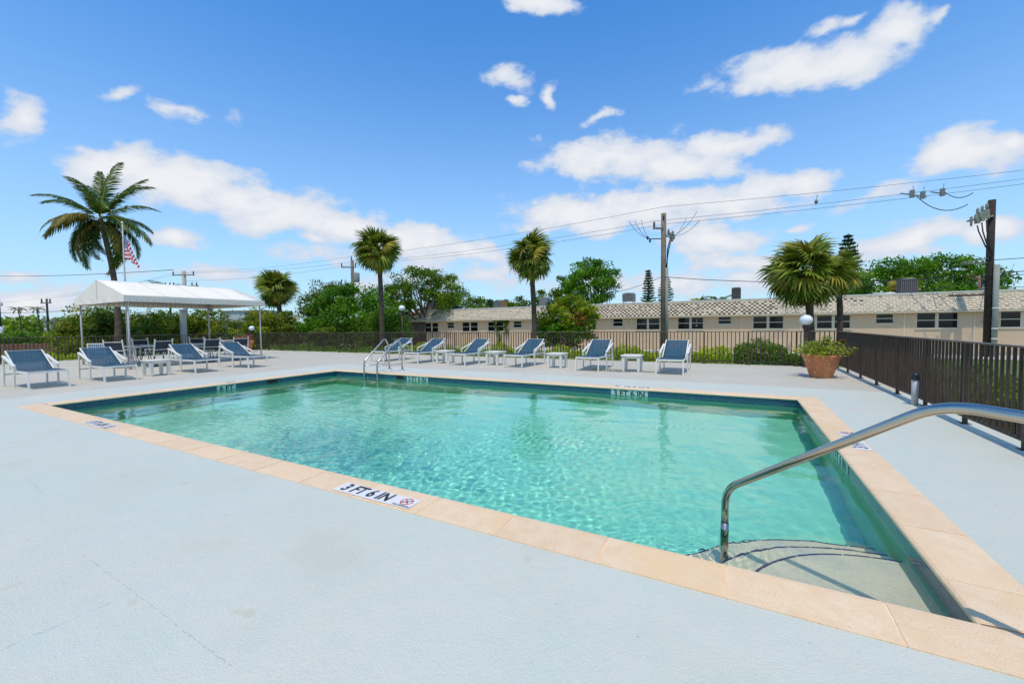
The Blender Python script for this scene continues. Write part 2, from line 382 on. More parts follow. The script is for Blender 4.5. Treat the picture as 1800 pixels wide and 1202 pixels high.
# ------------------------------------------------------------------ ground and deck
DX0, DX1, DY0, DY1 = -26.15, 2.74, -7., 14.98         # terrace outline
CX0, CX1, CY0, CY1 = -11.033, 1.254, 2.171, 8.802     # outer edge of the coping
GZ = -.55
def ring(o, i, z): # outer, inner rectangles
    return ([(o[0],o[2],z),(o[1],o[2],z),(o[1],o[3],z),(o[0],o[3],z),(i[0],i[2],z),(i[1],i[2],z),(i[1],i[3],z),(i[0],i[3],z)],
            [(0,1,5,4),(1,2,6,5),(2,3,7,6),(3,0,4,7)])
m = MB(); vs, fs = ring((-1500, 1500, -1500, 1500), (DX0+.1, DX1-.1, DY0+.1, DY1-.1), GZ); m.add(vs, fs)
tag(m.build('ground', ground_m), kind='structure')
m = MB(); vs, fs = ring((DX0, DX1, DY0, DY1), (CX0, CX1, CY0, CY1), 0.); m.add(vs, fs)
for a, b in (((DX0,DY0),(DX1,DY0)),((DX1,DY0),(DX1,DY1)),((DX1,DY1),(DX0,DY1)),((DX0,DY1),(DX0,DY0))):
    m.add([(*a,-.9),(*b,-.9),(*b,0),(*a,0)], [(0,1,2,3)], 1)
deck = tag(m.build('terrace_deck', [grey_deck, concrete]), kind='structure')
# blue coated zone round the pool, 4 mm above the grey, with a slightly wavering edge
BX0, BY1 = -12.45, 9.98
m = MB()
e_l = [(BX0 + .012*math.sin(y*3.1) + .008*math.sin(y*8.7), y) for y in np.linspace(DY0+.02, BY1, 60)]
e_b = [(x, BY1 + .012*math.sin(x*2.7) + .008*math.sin(x*7.9)) for x in np.linspace(BX0, DX1-.02, 70)]
def strip(A, B):
    n = len(A); m.add([(*p, .004) for p in A] + [(*p, .004) for p in B], [(i, i+1, n+i+1, n+i) for i in range(n-1)])
strip(e_l, [(CX0-.001, y) for x, y in e_l])
strip([(max(x, CX0-.001), y) for x, y in e_b], [(max(x, CX0-.001), CY1) for x, y in e_b])
m.add([(CX0-.001,DY0+.02,.004),(DX1-.02,DY0+.02,.004),(DX1-.02,CY0,.004),(CX0-.001,CY0,.004)], [(0,1,2,3)])
m.add([(CX1,CY0,.004),(DX1-.02,CY0,.004),(DX1-.02,CY1,.004),(CX1,CY1,.004)], [(0,1,2,3)])
blue = tag(m.build('blue_deck_coating', blue_deck), kind='structure')
# hairline cracks in the coating
crack_m = mk('crack', (.33, .36, .33), .9, var=(9, .8, (.46, .50, .45)))
def crack(pts, w, seed):
    rr = random.Random(seed); m = MB(); P = []
    for (a, b) in zip(pts[:-1], pts[1:]):
        n = max(2, int(math.dist(a, b)/.02))
        for i in range(n): t = i/n; P.append((a[0]+(b[0]-a[0])*t + rr.gauss(0, .0022), a[1]+(b[1]-a[1])*t + rr.gauss(0, .0022)))
    for i in range(len(P)-1):
        if rr.random() < .36: continue
        ww = w*rr.uniform(.3, 1.); dx, dy = P[i+1][0]-P[i][0], P[i+1][1]-P[i][1]; l = math.hypot(dx, dy)+1e-9; nx, ny = -dy/l*ww/2, dx/l*ww/2
        m.add([(P[i][0]-nx,P[i][1]-ny,.0055),(P[i+1][0]-nx,P[i+1][1]-ny,.0055),(P[i+1][0]+nx,P[i+1][1]+ny,.0055),(P[i][0]+nx,P[i][1]+ny,.0055)], [(0,1,2,3)])
    return m
for pts, w, sd in (([(-2.70,-.3),(-2.66,.44),(-2.64,.86)], .0022, 1), ([(-3.4,.885),(-2.66,.87),(-2.0,.85),(-1.7,.845)], .0024, 2), ([(-5.6,1.15),(-4.9,1.08)], .003, 3)):
    crack(pts, w, sd).build('crack', crack_m, blue)
# a thin wet patch between the last two back loungers
wet = mk('wet deck', (.27, .26, .255), .12, var=(4, .5, (.33, .32, .31)))
m = MB(); pts = []
for i in range(40):
    a = 2*PI*i/40; rr = 1 + .22*math.sin(3*a+1) + .12*math.sin(7*a); pts.append((-2.75+.95*rr*math.cos(a), 11.72+.30*rr*math.sin(a), .003))
m.add(pts, [tuple(range(40))])
puddle = tag(m.build('puddle', wet), 'thin wet patch on the grey deck under the white table nearest the right chair', 'puddle')

# ------------------------------------------------------------------ swimming pool
pool = thing('swimming_pool', 'rectangular in-ground swimming pool with sandy coping and turquoise water', 'swimming pool', (0, 0, 0))
EX0, EX1, EY0, EY1 = -10.713, .934, 2.491, 8.482      # coping edge
WX0, WX1, WY0, WY1 = EX0-.03, EX1+.03, EY0-.03, EY1+.03  # pool walls
WL = -.13
def zfl(x): return -1.16 - .75*min(1, max(0, (-3.4-x)/6.))
xs = [WX0, -9.4, -6.4, -3.4, WX1]
m = MB()
vs = []
for x in xs: vs += [(x, WY0, zfl(x)), (x, WY1, zfl(x))]
m.add(vs, [(2*i, 2*i+2, 2*i+3, 2*i+1) for i in range(4)])
floor_o = m.build('pool_floor', plaster, pool)
m = MB()
for y in (WY0, WY1): m.add([(x, y, zfl(x)) for x in xs] + [(x, y, -.02) for x in xs], [(i, i+1, 6+i, 5+i) for i in range(4)])
for x in (WX0, WX1): m.add([(x,WY0,zfl(x)),(x,WY1,zfl(x)),(x,WY1,-.02),(x,WY0,-.02)], [(0,1,2,3)])
# a narrow safety ledge along the left and far walls
lz = -.62
m.add([(WX0,WY0,lz),(WX0+.13,WY0,lz),(WX0+.13,WY1-.13,lz),(WX0,WY1,lz),(WX1,WY1,lz),(WX1,WY1-.13,lz)], [(0,1,2,3),(3,2,5,4)])
m.add([(WX0+.13,WY0,lz),(WX0+.13,WY0,-2),(WX0+.13,WY1-.13,-2),(WX0+.13,WY1-.13,lz),(WX1,WY1-.13,lz),(WX1,WY1-.13,-2)], [(0,1,2,3),(3,2,5,4)])
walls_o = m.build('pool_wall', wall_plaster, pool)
# waterline tile band (mosaic of 25 mm tiles: far smaller than ten pixels, so drawn by the material)
tile = bpy.data.materials.new('teal mosaic tile'); tile.use_nodes = True; t = tile.node_tree; b = t.nodes['Principled BSDF']
g_ = N(t, 'ShaderNodeTexCoord'); sx = N(t, 'ShaderNodeSeparateXYZ'); t.links.new(g_.outputs['Object'], sx.inputs[0])
hx = mth(t, 'ADD', sx.outputs[0], sx.outputs[1]); cb = N(t, 'ShaderNodeCombineXYZ'); t.links.new(hx, cb.inputs[0]); t.links.new(sx.outputs[2], cb.inputs[1])
br = N(t, 'ShaderNodeTexBrick'); br.offset = 0; br.inputs['Scale'].default_value = 1; br.inputs['Brick Width'].default_value = .026; br.inputs['Row Height'].default_value = .026
br.inputs['Mortar Size'].default_value = .0016; br.inputs['Color1'].default_value = (.005, .045, .09, 1); br.inputs['Color2'].default_value = (.010, .10, .14, 1); br.inputs['Mortar'].default_value = (.07, .20, .21, 1)
t.links.new(cb.outputs[0], br.inputs['Vector']); t.links.new(br.outputs['Color'], b.inputs['Base Color']); b.inputs['Roughness'].default_value = .22
m = MB(); z0, z1, q = -.20, -.028, .006
SK = [('x', WX0, 6.39, 6.67), ('y', WY1, -8.26, -8.0)]   # skimmer mouths
def band(axis, c, a, b_, sgn):
    if axis == 'y': m.box(a, b_, min(c, c+sgn*q), max(c, c+sgn*q), z0, z1)
    else: m.box(min(c, c+sgn*q), max(c, c+sgn*q), a, b_, z0, z1)
band('x', WX0, WY0, 6.39, 1); band('x', WX0, 6.67, WY1, 1)
band('y', WY1, WX0+q, -8.26, -1); band('y', WY1, -8.0, WX1-q, -1)
band('x', WX1, WY0, WY1, -1); band('y', WY0, WX0+q, WX1-q, 1)
m.build('tile_band', tile, pool)
dark_in = mk('skimmer throat', (.008, .010, .010), .5)
for axis, c, a, b_ in SK:
    m = MB()
    if axis == 'y': m.box(a, b_, c-.004, c+.001, z0+.02, z1, 0)
    else: m.box(c-.001, c+.004, a, b_, z0+.02, z1, 0)
    m.build('skimmer_opening', dark_in, pool)
# coping stones: bullnose profile, one mesh per length, shared between alike stones
PROF = [(.32,-.03),(.32,.009),(.05,.013),(.018,.010),(.004,.001),(0,-.009),(.004,-.022),(.02,-.027),(.06,-.027)]
def stone_mesh(L):
    n = len(PROF); m = MB(); vs = [(0, a, z) for a, z in PROF] + [(L, a, z) for a, z in PROF]
    m.add(vs, [(i, (i+1) % n, n+(i+1) % n, n+i) for i in range(n)] + [tuple(range(n))[::-1], tuple(range(n, 2*n))])
    me = bpy.data.meshes.new('coping_stone'); me.from_pydata(m.v, [], m.f); me.materials.append(coping_m)
    return me
gap = .010
def lay(breaks, make):
    cache = {}
    for a, b_ in zip(breaks[:-1], breaks[1:]):
        L = round(b_-a-gap, 4)
        if L not in cache: cache[L] = stone_mesh(L)
        make(cache[L], a, b_)
def place(me, loc, rz, mirror=False):
    o = link('coping_stone', me, pool); o.location = loc; o.rotation_euler = (0, 0, rz); return o
fb = [EX0-.32] + [round(-10.367+.6463*i, 4) for i in range(18)] + [EX1+.32]
lay(fb, lambda me, a, b_: place(me, (b_-gap/2, EY0, 0), PI))          # front, profile grows towards -y
lay(fb, lambda me, a, b_: place(me, (a+gap/2, EY1, 0), 0))            # back
sb = [EY0, 2.83] + [round(2.83+.645*i, 4) for i in range(1, 9)] + [EY1]
lay(sb, lambda me, a, b_: place(me, (EX1, b_-gap/2, 0), -PI/2))       # right
lay(sb, lambda me, a, b_: place(me, (EX0, a+gap/2, 0), PI/2))         # left
m = MB(); n = len(PROF); SHP = [(min(max(a, .0022), .3178), z-(.0035 if z > -.005 else -.0014)) for a, z in PROF]
for k_, (p, q_, fn) in enumerate(((EX0-.31, EX1+.31, lambda t_, a, z: (t_, EY0-a, z)), (EX0-.31, EX1+.31, lambda t_, a, z: (t_, EY1+a, z)), (EY0-.31, EY1+.31, lambda t_, a, z: (EX0-a, t_, z-.0002)), (EY0-.31, EY1+.31, lambda t_, a, z: (EX1+a, t_, z-.0002)))):
    p2, q2 = (p-.008, q_+.008) if k_ < 2 else (p+.31, q_-.31)
    vs = [fn(p2, a, z) for a, z in SHP] + [fn(q2, a, z) for a, z in SHP]
    m.add(vs, [(i, (i+1) % n, n+(i+1) % n, n+i) for i in range(n)])
m.build('coping_mortar', mortar, pool)
# corner steps: quarter discs round the near right corner
STEPS = [(.90, -.285), (1.18, -.53), (1.48, -.78)]
zb = -1.16
for k, (rad, zt) in enumerate(STEPS):
    m = MB(); n = 40; arc = [(WX1-.0+rad*math.cos(PI/2+PI/2*i/n)-.03*0, WY0+rad*math.sin(PI/2+PI/2*i/n)) for i in range(n+1)]
    arc = [(EX1 + rad*math.cos(PI/2+PI/2*i/n), EY0 + rad*math.sin(PI/2+PI/2*i/n)) for i in range(n+1)]
    arc = [(WX1, arc[0][1])] + arc + [(arc[-1][0], WY0)]
    n = len(arc)-1
    zl = zb if k == 2 else STEPS[k+1][1] - .01
    ctr = (WX1, WY0)
    m.add([(*ctr, zt)] + [(*p, zt) for p in arc], [(0, i+1, i+2) for i in range(n)])
    m.add([(*p, zt) for p in arc] + [(*p, zl) for p in arc], [(i, n+1+i, n+2+i, i+1) for i in range(n)])
    st = m.build('pool_step', step_plaster, pool)
    st.cycles.is_caustics_receiver = True
    # navy edge tiles, one mesh shared round the arc
    cnt = int(rad*PI/2/.150); tl = rad*PI/2/cnt - .007
    m = MB(); da = tl/rad; seg = 3
    top = [(rad+.004, a_) for a_ in np.linspace(-da/2, da/2, seg+1)]; inn = [(rad-.012, a_) for a_ in np.linspace(-da/2, da/2, seg+1)]
    V = [(r_*math.cos(a_), r_*math.sin(a_), .003) for r_, a_ in inn] + [(r_*math.cos(a_), r_*math.sin(a_), .003) for r_, a_ in top] + [(r_*math.cos(a_), r_*math.sin(a_), -.02) for r_, a_ in top]
    m.add(V, [(i, i+seg+1, i+seg+2, i+1) for i in range(seg)] + [(i+seg+1, i+2*seg+2, i+2*seg+3, i+seg+2) for i in range(seg)])
    me = bpy.data.meshes.new('edge_tile'); me.from_pydata(m.v, [], m.f); me.materials.append(navy_tile)
    for i in range(cnt):
        o = link('edge_tile', me, st, (EX1, EY0, zt)); o.rotation_euler = (0, 0, PI/2 + PI/2*(i+.5)/cnt + random.uniform(-.004, .004))
for o in (floor_o, walls_o): o.cycles.is_caustics_receiver = True

# water: displaced surface, clear glass-like refraction with a faint green tint
wx = np.concatenate([np.linspace(WX0-.02, -7, 84)[:-1], np.linspace(-7, -2, 210)[:-1], np.linspace(-2, WX1+.02, 170)])
wy = np.concatenate([np.linspace(WY0-.02, 5, 130)[:-1], np.linspace(5, WY1+.02, 88)])
GX, GY = np.meshgrid(wx, wy, indexing='ij')
Z = np.zeros_like(GX)
calm = np.zeros_like(GX); ruff = np.zeros_like(GX)
for i in range(46):
    lam = rng.uniform(.16, .75); th = rng.normal(.9, .9); k = 2*PI/lam
    calm += lam*.00045*np.sin(k*(GX*math.cos(th)+GY*math.sin(th)) + rng.uniform(0, 6.28))
for i in range(60):
    lam = rng.uniform(.06, .15); th = rng.uniform(0, 6.28); k = 2*PI/lam
    ruff += lam*.0026*np.sin(k*(GX*math.cos(th)+GY*math.sin(th)) + rng.uniform(0, 6.28))
env = .04 + .95*np.exp(-(((GX+4.7)/2.7)**2 + ((GY-3.7)/1.25)**2)) + .35*np.exp(-(((GX+6.5)/3.2)**2 + ((GY-6.2)/1.6)**2)) + .8*np.exp(-(((GX+2.4)/.95)**2 + ((GY-5.5)/.42)**2)) + .3*np.exp(-(((GX+1.1)/.9)**2 + ((GY-7.0)/.4)**2))
Z += calm*1.0 + ruff*env
rr = np.hypot(GX+.38, GY-3.02)
Z += .0019*np.sin(2*PI*rr/.062)*np.exp(-rr/.30)*np.clip(rr/.04, 0, 1)
rr = np.hypot(GX+.055, GY-3.225)
Z += .0010*np.sin(2*PI*rr/.055)*np.exp(-rr/.25)
Z += WL
nx, ny = GX.shape
idx = np.arange(nx*ny).reshape(nx, ny)
Fq = np.stack([idx[:-1,:-1], idx[1:,:-1], idx[1:,1:], idx[:-1,1:]], -1).reshape(-1, 4)
wm = bpy.data.materials.new('pool water'); wm.use_nodes = True; n_ = wm.node_tree; n_.nodes.clear()
out = N(n_, 'ShaderNodeOutputMaterial'); gl = N(n_, 'ShaderNodeBsdfGlass'); gl.inputs['IOR'].default_value = 1.33; gl.inputs['Roughness'].default_value = 0; gl.inputs['Color'].default_value = (.955, .99, .985, 1)
wat = N(n_, 'ShaderNodeAttribute'); wat.attribute_name = 'tint'; wtc = N(n_, 'ShaderNodeTexCoord')
wno = N(n_, 'ShaderNodeTexNoise'); wno.inputs['Scale'].default_value = 13; wno.inputs['Detail'].default_value = 2; n_.links.new(wtc.outputs['Object'], wno.inputs['Vector'])
wbu = N(n_, 'ShaderNodeBump'); wbu.inputs['Distance'].default_value = .012
n_.links.new(mth(n_, 'MULTIPLY_ADD', wat.outputs['Fac'], .30, .06), wbu.inputs['Strength']); n_.links.new(wno.outputs['Fac'], wbu.inputs['Height']); n_.links.new(wbu.outputs[0], gl.inputs['Normal'])
n_.links.new(gl.outputs[0], out.inputs[0])
water = np_mesh('water', np.stack([GX, GY, Z], -1).reshape(-1, 3), Fq, wm, tint=np.clip(env, 0, 1).ravel(), parent=pool, smooth=True)
water.cycles.is_caustics_caster = True

# ------------------------------------------------------------------ lettering
def text_mesh(s, size, mat, thick=.0, bold=.0, sx=1.):
    cu = bpy.data.curves.new('lettering', 'FONT'); cu.body = s; cu.size = size; cu.align_x = 'CENTER'; cu.align_y = 'CENTER'; cu.offset = bold*1.5; cu.extrude = thick; cu.resolution_u = 3
    o = bpy.data.objects.new('lettering', cu); COL.objects.link(o)
    dg = bpy.context.evaluated_depsgraph_get(); me = bpy.data.meshes.new_from_object(o.evaluated_get(dg)); bpy.data.objects.remove(o)
    me.name = 'lettering'; me.materials.clear(); me.materials.append(mat)
    for v in me.vertices: v.co.x *= sx
    return me
sign_white = mk('white marker tile', (.74, .72, .68), .35, var=(20, .4, (.66, .62, .56)))
sign_black = mk('black lettering', (.02, .016, .014), .4)
sign_red = mk('red ring', (.55, .02, .03), .4)
sign_pale = mk('pale green marker tile', (.42, .58, .50), .3)
TW = {}
def deck_marker(txt, loc, rz, nodive=True, label='', w=.80, h=.155):
    """w along local x, plate lies flat; letter tops point to local +y"""
    t_ = thing('depth_marker', label, 'depth marker', loc, rz, 'depth markers set in the coping')
    m = MB(); m.box(-w/2, w/2, -h/2, h/2, 0, .003); m.build('marker_plate', sign_white, t_)
    key = (txt, 'd')
    if key not in TW: TW[key] = text_mesh(txt, .168, sign_black, 0, .0038, .78)
    o = link('lettering', TW[key], t_, (-.09 if nodive else 0, 0, .0042))
    if nodive:
        m = MB(); cx = w/2-.085; n = 28
        for i in range(n):
            a, b_ = 2*PI*i/n, 2*PI*(i+1)/n
            m.add([(cx+r_*math.cos(q_), .012+r_*math.sin(q_), .0045) for r_, q_ in ((.052,a),(.052,b_),(.043,b_),(.043,a))], [(0,3,2,1)])
        m.add([(cx-.036,.044,.0049),(cx-.030,.050,.0049),(cx+.036,-.020,.0049),(cx+.030,-.026,.0049)], [(0,3,2,1)])
        m.build('no_diving_ring', sign_red, t_)
        m = MB(); m.bar((cx-.022,-.012,.0052),(cx+.014,.026,.0052), .008, .001); m.bar((cx-.022,-.012,.0052),(cx-.034,-.002,.0052), .006, .001); m.bar((cx+.004,.012,.0052),(cx+.020,.004,.0052), .005, .001)
        m.lathe([(0,.0058),(.007,.0058),(.007,.005)], 10, (cx+.022,.034,0)); m.build('diver_pictogram', sign_black, t_)
        if 'nd' not in TW: TW['nd'] = text_mesh('NO DIVING', .030, sign_black, 0, .0006)
        link('lettering', TW['nd'], t_, (cx, -.058, .0042))
    return t_
TZ = .0125
deck_marker('3 FT 6 IN', (-2.46, 2.275, TZ), 0, label='white 3 FT 6 IN no diving marker set in the near coping')
deck_marker('5 FT 6 IN', (-7.75, 2.275, TZ), 0, label='white 5 FT 6 IN no diving marker in the near coping towards the left corner')
deck_marker('3 FT 6 IN', (-1.87, 8.70, TZ), PI, label='white 3 FT 6 IN marker on the far coping above the wall number')
deck_marker('3 FT 6 IN', (1.155, 5.75, TZ), PI/2, label='white 3 FT 6 IN marker on the right coping behind the handrail')
deck_marker('6 FT', (-10.93, 5.6, TZ), -PI/2, False, 'small white 6 FT marker on the left coping', w=.34)
def wall_marker(txt, c, axis, w, rz):
    c = (c[0], c[1], c[2]+.012); m = MB(); m.box(-w/2, w/2, -.008, 0, -.085, .085); p = m.build('wall_marker', sign_pale, pool, c); p.rotation_euler = (0, 0, rz)
    me = text_mesh(txt, .165, sign_black, 0, .003, .98 if len(txt) > 5 else 1.)
    o = link('lettering', me, p, (0, -.0095, -.004)); o.rotation_euler = (PI/2, 0, 0)
wall_marker('3 FT 6 IN', (-1.90, WY1-.004, -.113), 'y', .74, 0)
wall_marker('5 FT 6 IN', (-7.51, WY1-.004, -.113), 'y', .74, 0)
wall_marker('6 FT', (WX0+.004, 5.41, -.113), 'x', .42, PI/2)
wall_marker('3 FT 6 IN', (WX1-.004, 5.31, -.113), 'x', .74, -PI/2)

# ------------------------------------------------------------------ steel pool fittings
def smooth_path(pts, rad=.1, n=7):
    P = [Vector(p) for p in pts]; out = [P[0]]
    for i in range(1, len(P)-1):
        a, b_, c = P[i-1], P[i], P[i+1]; r_ = min(rad, (a-b_).length*.48, (c-b_).length*.48)
        p0, p1 = b_+(a-b_).normalized()*r_, b_+(c-b_).normalized()*r_
        for k in range(n+1):
            t_ = k/n; out.append((1-t_)**2*p0 + 2*t_*(1-t_)*b_ + t_*t_*p1)
    out.append(P[-1]); return out
hr = thing('pool_handrail', 'polished steel handrail rising from the corner steps across the right foreground', 'handrail', (0, 0, 0))
path = smooth_path([(-.055,3.225,-.10),(-.055,3.225,.155),(.80,2.475,.955),(1.30,2.035,.925),(1.40,1.95,.012)], .13, 10)
m = MB(); m.tube(path, .0243, 20); m.build('rail', steel, hr)
m = MB(); m.tube([(-.055,3.225,-.79),(-.055,3.225,-.085)], .0262, 20); m.build('post_sleeve', steel, hr)
m = MB(); m.lathe([(.0265,.028),(.05,.018),(.056,0)], 20, (1.40,1.95,.004)); m.build('escutcheon', steel_old, hr)
ld = thing('pool_ladder', 'steel grab rail ladder at the far side of the pool', 'ladder', (0, 0, 0))
for x in (-9.40, -8.88):
    m = MB(); m.tube(smooth_path([(x,8.40,-1.15),(x,8.40,.31),(x+.02,9.22,.98),(x+.04,9.34,.72),(x+.045,9.35,.006)], .10, 7), .0243, 12); m.build('rail', steel, ld)
    m = MB(); m.tube([(x,8.40,.20),(x+.045,9.35,.20)], .011, 8); m.build('brace', steel_old, ld)
    m = MB(); m.lathe([(.025,.03),(.06,.02),(.065,.004)], 16, (x+.045,9.35,.0)); m.build('escutcheon', steel_old, ld)
for z in (-.19, -.45, -.71):
    m = MB(); m.box(-9.385, -8.895, 8.355, 8.445, z-.018, z); m.build('tread', white_plastic, ld)
st = thing('umbrella_sleeve', 'short grey post with black cap beside the right fence', 'post', (2.47, 8.62, 0))
m = MB(); m.lathe([(0,.0),(.042,.0),(.042,.42),(.036,.42)], 16, (0,0,.004)); m.build('tube', galv, st)
m = MB(); m.lathe([(.05,.40),(.052,.47),(.046,.50),(0,.50)], 16); m.build('cap', black_metal, st)

# ------------------------------------------------------------------ fences
FH = 1.05
def fence(name, label, p0, p1, pstep=.1136, bstep=1.25, off=0.):
    P0, P1 = Vector((*p0, 0)), Vector((*p1, 0)); L = (P1-P0).length; d = (P1-P0)/L; ang = math.atan2(d.y, d.x)
    t_ = thing(name, label, 'fence', P0, ang)
    pm = MB(); pm.box(-.012, .012, -.0125, .0125, .085, FH-.02); pme = bpy.data.meshes.new('picket'); pme.from_pydata(pm.v, [], pm.f); pme.materials.append(bronze)
    qm = MB(); qm.box(-.021, .021, -.021, .021, -.0, FH-.012); qm.box(-.06, .06, -.05, .05, 0, .008); qme = bpy.data.meshes.new('post'); qme.from_pydata(qm.v, [], qm.f); qme.materials.append(bronze)
    n = int(round((L-off)/bstep)); posts = [off+i*bstep for i in range(n+1) if off+i*bstep <= L+.01]
    for x in posts: link('post', qme, t_, (x, 0, 0))
    x = (off % pstep)
    while x < L:
        if min(abs(x-q_) for q_ in posts) > .04: link('picket', pme, t_, (x, 0, 0))
        x += pstep
    m = MB(); m.box(-.02, L+.02, -.028, .028, FH-.022, FH); o = m.build('top_rail', bronze_top, t_); bevel(o, .004, 1)
    m = MB(); m.box(0, L, -.016, .016, .085, .112); m.build('bottom_rail', bronze, t_)
    return t_
fence('picket_fence', 'brown metal picket fence across the far side of the terrace', (-26.0, 14.83), (2.58, 14.83), off=.10)
fence('picket_fence', 'brown metal picket fence running down the right side towards the camera', (2.58, 14.83), (2.58, 4.9), off=.0+.0)
fence('picket_fence', 'brown metal picket fence at the left end beyond the loungers', (-26.0, 2.6), (-26.0, 14.72), off=.05)

# ------------------------------------------------------------------ loungers and side tables
def make_lounger():
    t_ = thing('sun_lounger', '', 'sun lounger', (0, 0, 0), 0, 'blue sling sun loungers round the pool')
    hw = .325
    for s in (-1, 1):
        m = MB(); m.bar((.02, s*hw, .375), (1.50, s*hw, .375), .028, .045); m.build('side_rail', white_alu, t_)
        m = MB(); m.bar((-.015, s*hw, 0), (.03, s*hw, .385), .028, .046, up=(1,0,0)); m.build('leg', white_alu, t_)
        m = MB(); m.bar((.80, s*(hw+.03), 0), (.77, s*(hw+.03), .50), .030, .052, up=(1,0,0)); m.build('leg', white_alu, t_)
        m = MB(); m.bar((1.55, s*(hw+.03), 0), (1.49, s*(hw+.03), .715), .030, .052, up=(1,0,0)); m.build('leg', white_alu, t_)
        m = MB(); m.bar((.755, s*(hw+.03), .50), (1.52, s*(hw+.03), .72), .055, .03); m.build('armrest', white_alu, t_)
        m = MB(); m.bar((.86, s*(hw-.025), .385), (1.60, s*(hw-.025), .835), .026, .034); m.build('back_frame', white_alu, t_)
        m = MB(); m.bar((1.30, s*(hw-.05), .63), (1.46, s*(hw-.05), .37), .014, .022); m.bar((1.30, s*(hw-.05), .63), (1.10, s*(hw-.05), .37), .014, .022); m.build('back_strut', white_alu, t_)
    m = MB(); m.bar((.025, -hw, .375), (.025, hw, .375), .026, .045); m.build('foot_bar', white_alu, t_)
    m = MB(); m.bar((1.53, -hw-.02, .28), (1.53, hw+.02, .28), .024, .034); m.build('stretcher', white_alu, t_)
    m = MB(); m.bar((1.60, -hw+.02, .835), (1.60, hw-.02, .835), .022, .022); m.build('head_bar', white_alu, t_)
    def slingo(name, f, n, wd):
        P = [f(i/n) for i in range(n+1)]; m = MB(); k = 7; V = []
        for (x, z, sag) in P:
            for j in range(k):
                y = -wd + 2*wd*j/(k-1); V.append((x, y, z - sag*(1-(y/wd)**2)))
        T = [(a, b_, c-.006) for a, b_, c in V]; nn = len(V)
        m.add(V+T, [(i*k+j, (i+1)*k+j, (i+1)*k+j+1, i*k+j+1) for i in range(n) for j in range(k-1)] + [(nn+i*k+j, nn+i*k+j+1, nn+(i+1)*k+j+1, nn+(i+1)*k+j) for i in range(n) for j in range(k-1)]
              + [(i*k, nn+i*k, nn+(i+1)*k, (i+1)*k) for i in range(n)] + [(i*k+k-1, (i+1)*k+k-1, nn+(i+1)*k+k-1, nn+i*k+k-1) for i in range(n)]
              + [(j, j+1, nn+j+1, nn+j) for j in range(k-1)] + [(n*k+j, nn+n*k+j, nn+n*k+j+1, n*k+j+1) for j in range(k-1)], 0, True)
        m.build(name, sling, t_)
    slingo('seat_sling', lambda u: (.03+.86*u, .402, .022*math.sin(PI*u)+.004), 12, hw-.018)
    slingo('back_sling', lambda u: (.875+.72*u, .405+.435*u, .018*math.sin(PI*u)), 12, hw-.038)
    return t_
L0 = make_lounger()
BACK = [(-11.92, 11.30, 'blue lounger farthest left in the back row, seen through the ladder rails'),
        (-10.18, 11.22, 'blue lounger in the back row just right of the ladder, table at its right arm'),
        (-8.18, 11.24, 'blue lounger in the back row between the two closely spaced left side tables'),
        (-6.10, 11.32, 'blue lounger in the back row under the middle palm trunk'),
        (-3.67, 11.20, 'grey blue lounger second from the right in the back row, beside the wet patch'),
        (-1.48, 11.20, 'grey blue lounger at the right end of the back row, nearest the terracotta pot')]
for i, (x, y, lb) in enumerate(BACK):
    if i == 0: L0.location = (x, y, 0); L0.rotation_euler = (0, 0, PI/2); L0['label'] = lb
    else: copy_tree(L0, (x, y, 0), PI/2 + (-.03 if i == 3 else .02 if i == 4 else 0), lb)
LEFT = [(-13.93, 3.27, 'blue lounger at the left edge of the photo, nearest in the left row', .02), (-13.97, 4.55, 'blue lounger second in the left row, left of the white side table', 0.),
        (-14.10, 6.60, 'blue lounger in the left row just right of the white side table', .0), (-14.17, 8.15, 'blue lounger last in the left row, in front of the canopy corner post', .05)]
for x, y, lb, dr in LEFT: copy_tree(L0, (x, y, 0), PI+dr, lb)

def make_table():
    t_ = thing('side_table', '', 'side table', (0, 0, 0), 0, 'small white resin side tables')
    w = .27
    m = MB(); m.box(-w, w, -w, w, .415, .455); o = m.build('table_top', white_plastic, t_); bevel(o, .012, 2)
    m = MB()
    for s in (-1, 1): m.box(-.20, .20, s*.215-.012, s*.215+.012, .36, .414); m.box(s*.215-.012, s*.215+.012, -.20, .20, .36, .414)
    m.build('apron', white_plastic, t_)
    for a in (-1, 1):
        for b_ in (-1, 1):
            m = MB(); cx, cy = a*.205, b_*.205; V = []
            for z, h in ((0, .035), (.40, .045)): V += [(cx-h, cy-h, z), (cx+h, cy-h, z), (cx+h, cy+h, z), (cx-h, cy+h, z)]
            m.add(V, [(3,2,1,0),(4,5,6,7),(0,1,5,4),(1,2,6,5),(2,3,7,6),(3,0,4,7)]); o = m.build('leg', white_plastic, t_); bevel(o, .008, 1)
    return t_
T0 = make_table()
TB = [(-14.65, 5.55, .05, 'white side table in the left row between the second and third loungers'), (-9.12, 11.82, .1, 'white side table in the back row, the one nearest the pool ladder'),
      (-7.10, 11.95, -.08, 'white side table in the back row left of the lounger under the palm trunk'), (-4.84, 11.86, .0, 'white side table in the back row just right of the lounger under the palm trunk'),
      (-2.55, 11.80, .04, 'white side table standing in the wet patch between the two right loungers')]
for i, (x, y, a, lb) in enumerate(TB):
    if i == 0: T0.location = (x, y, 0); T0.rotation_euler = (0, 0, a); T0['label'] = lb
    else: copy_tree(T0, (x, y, 0), a, lb)

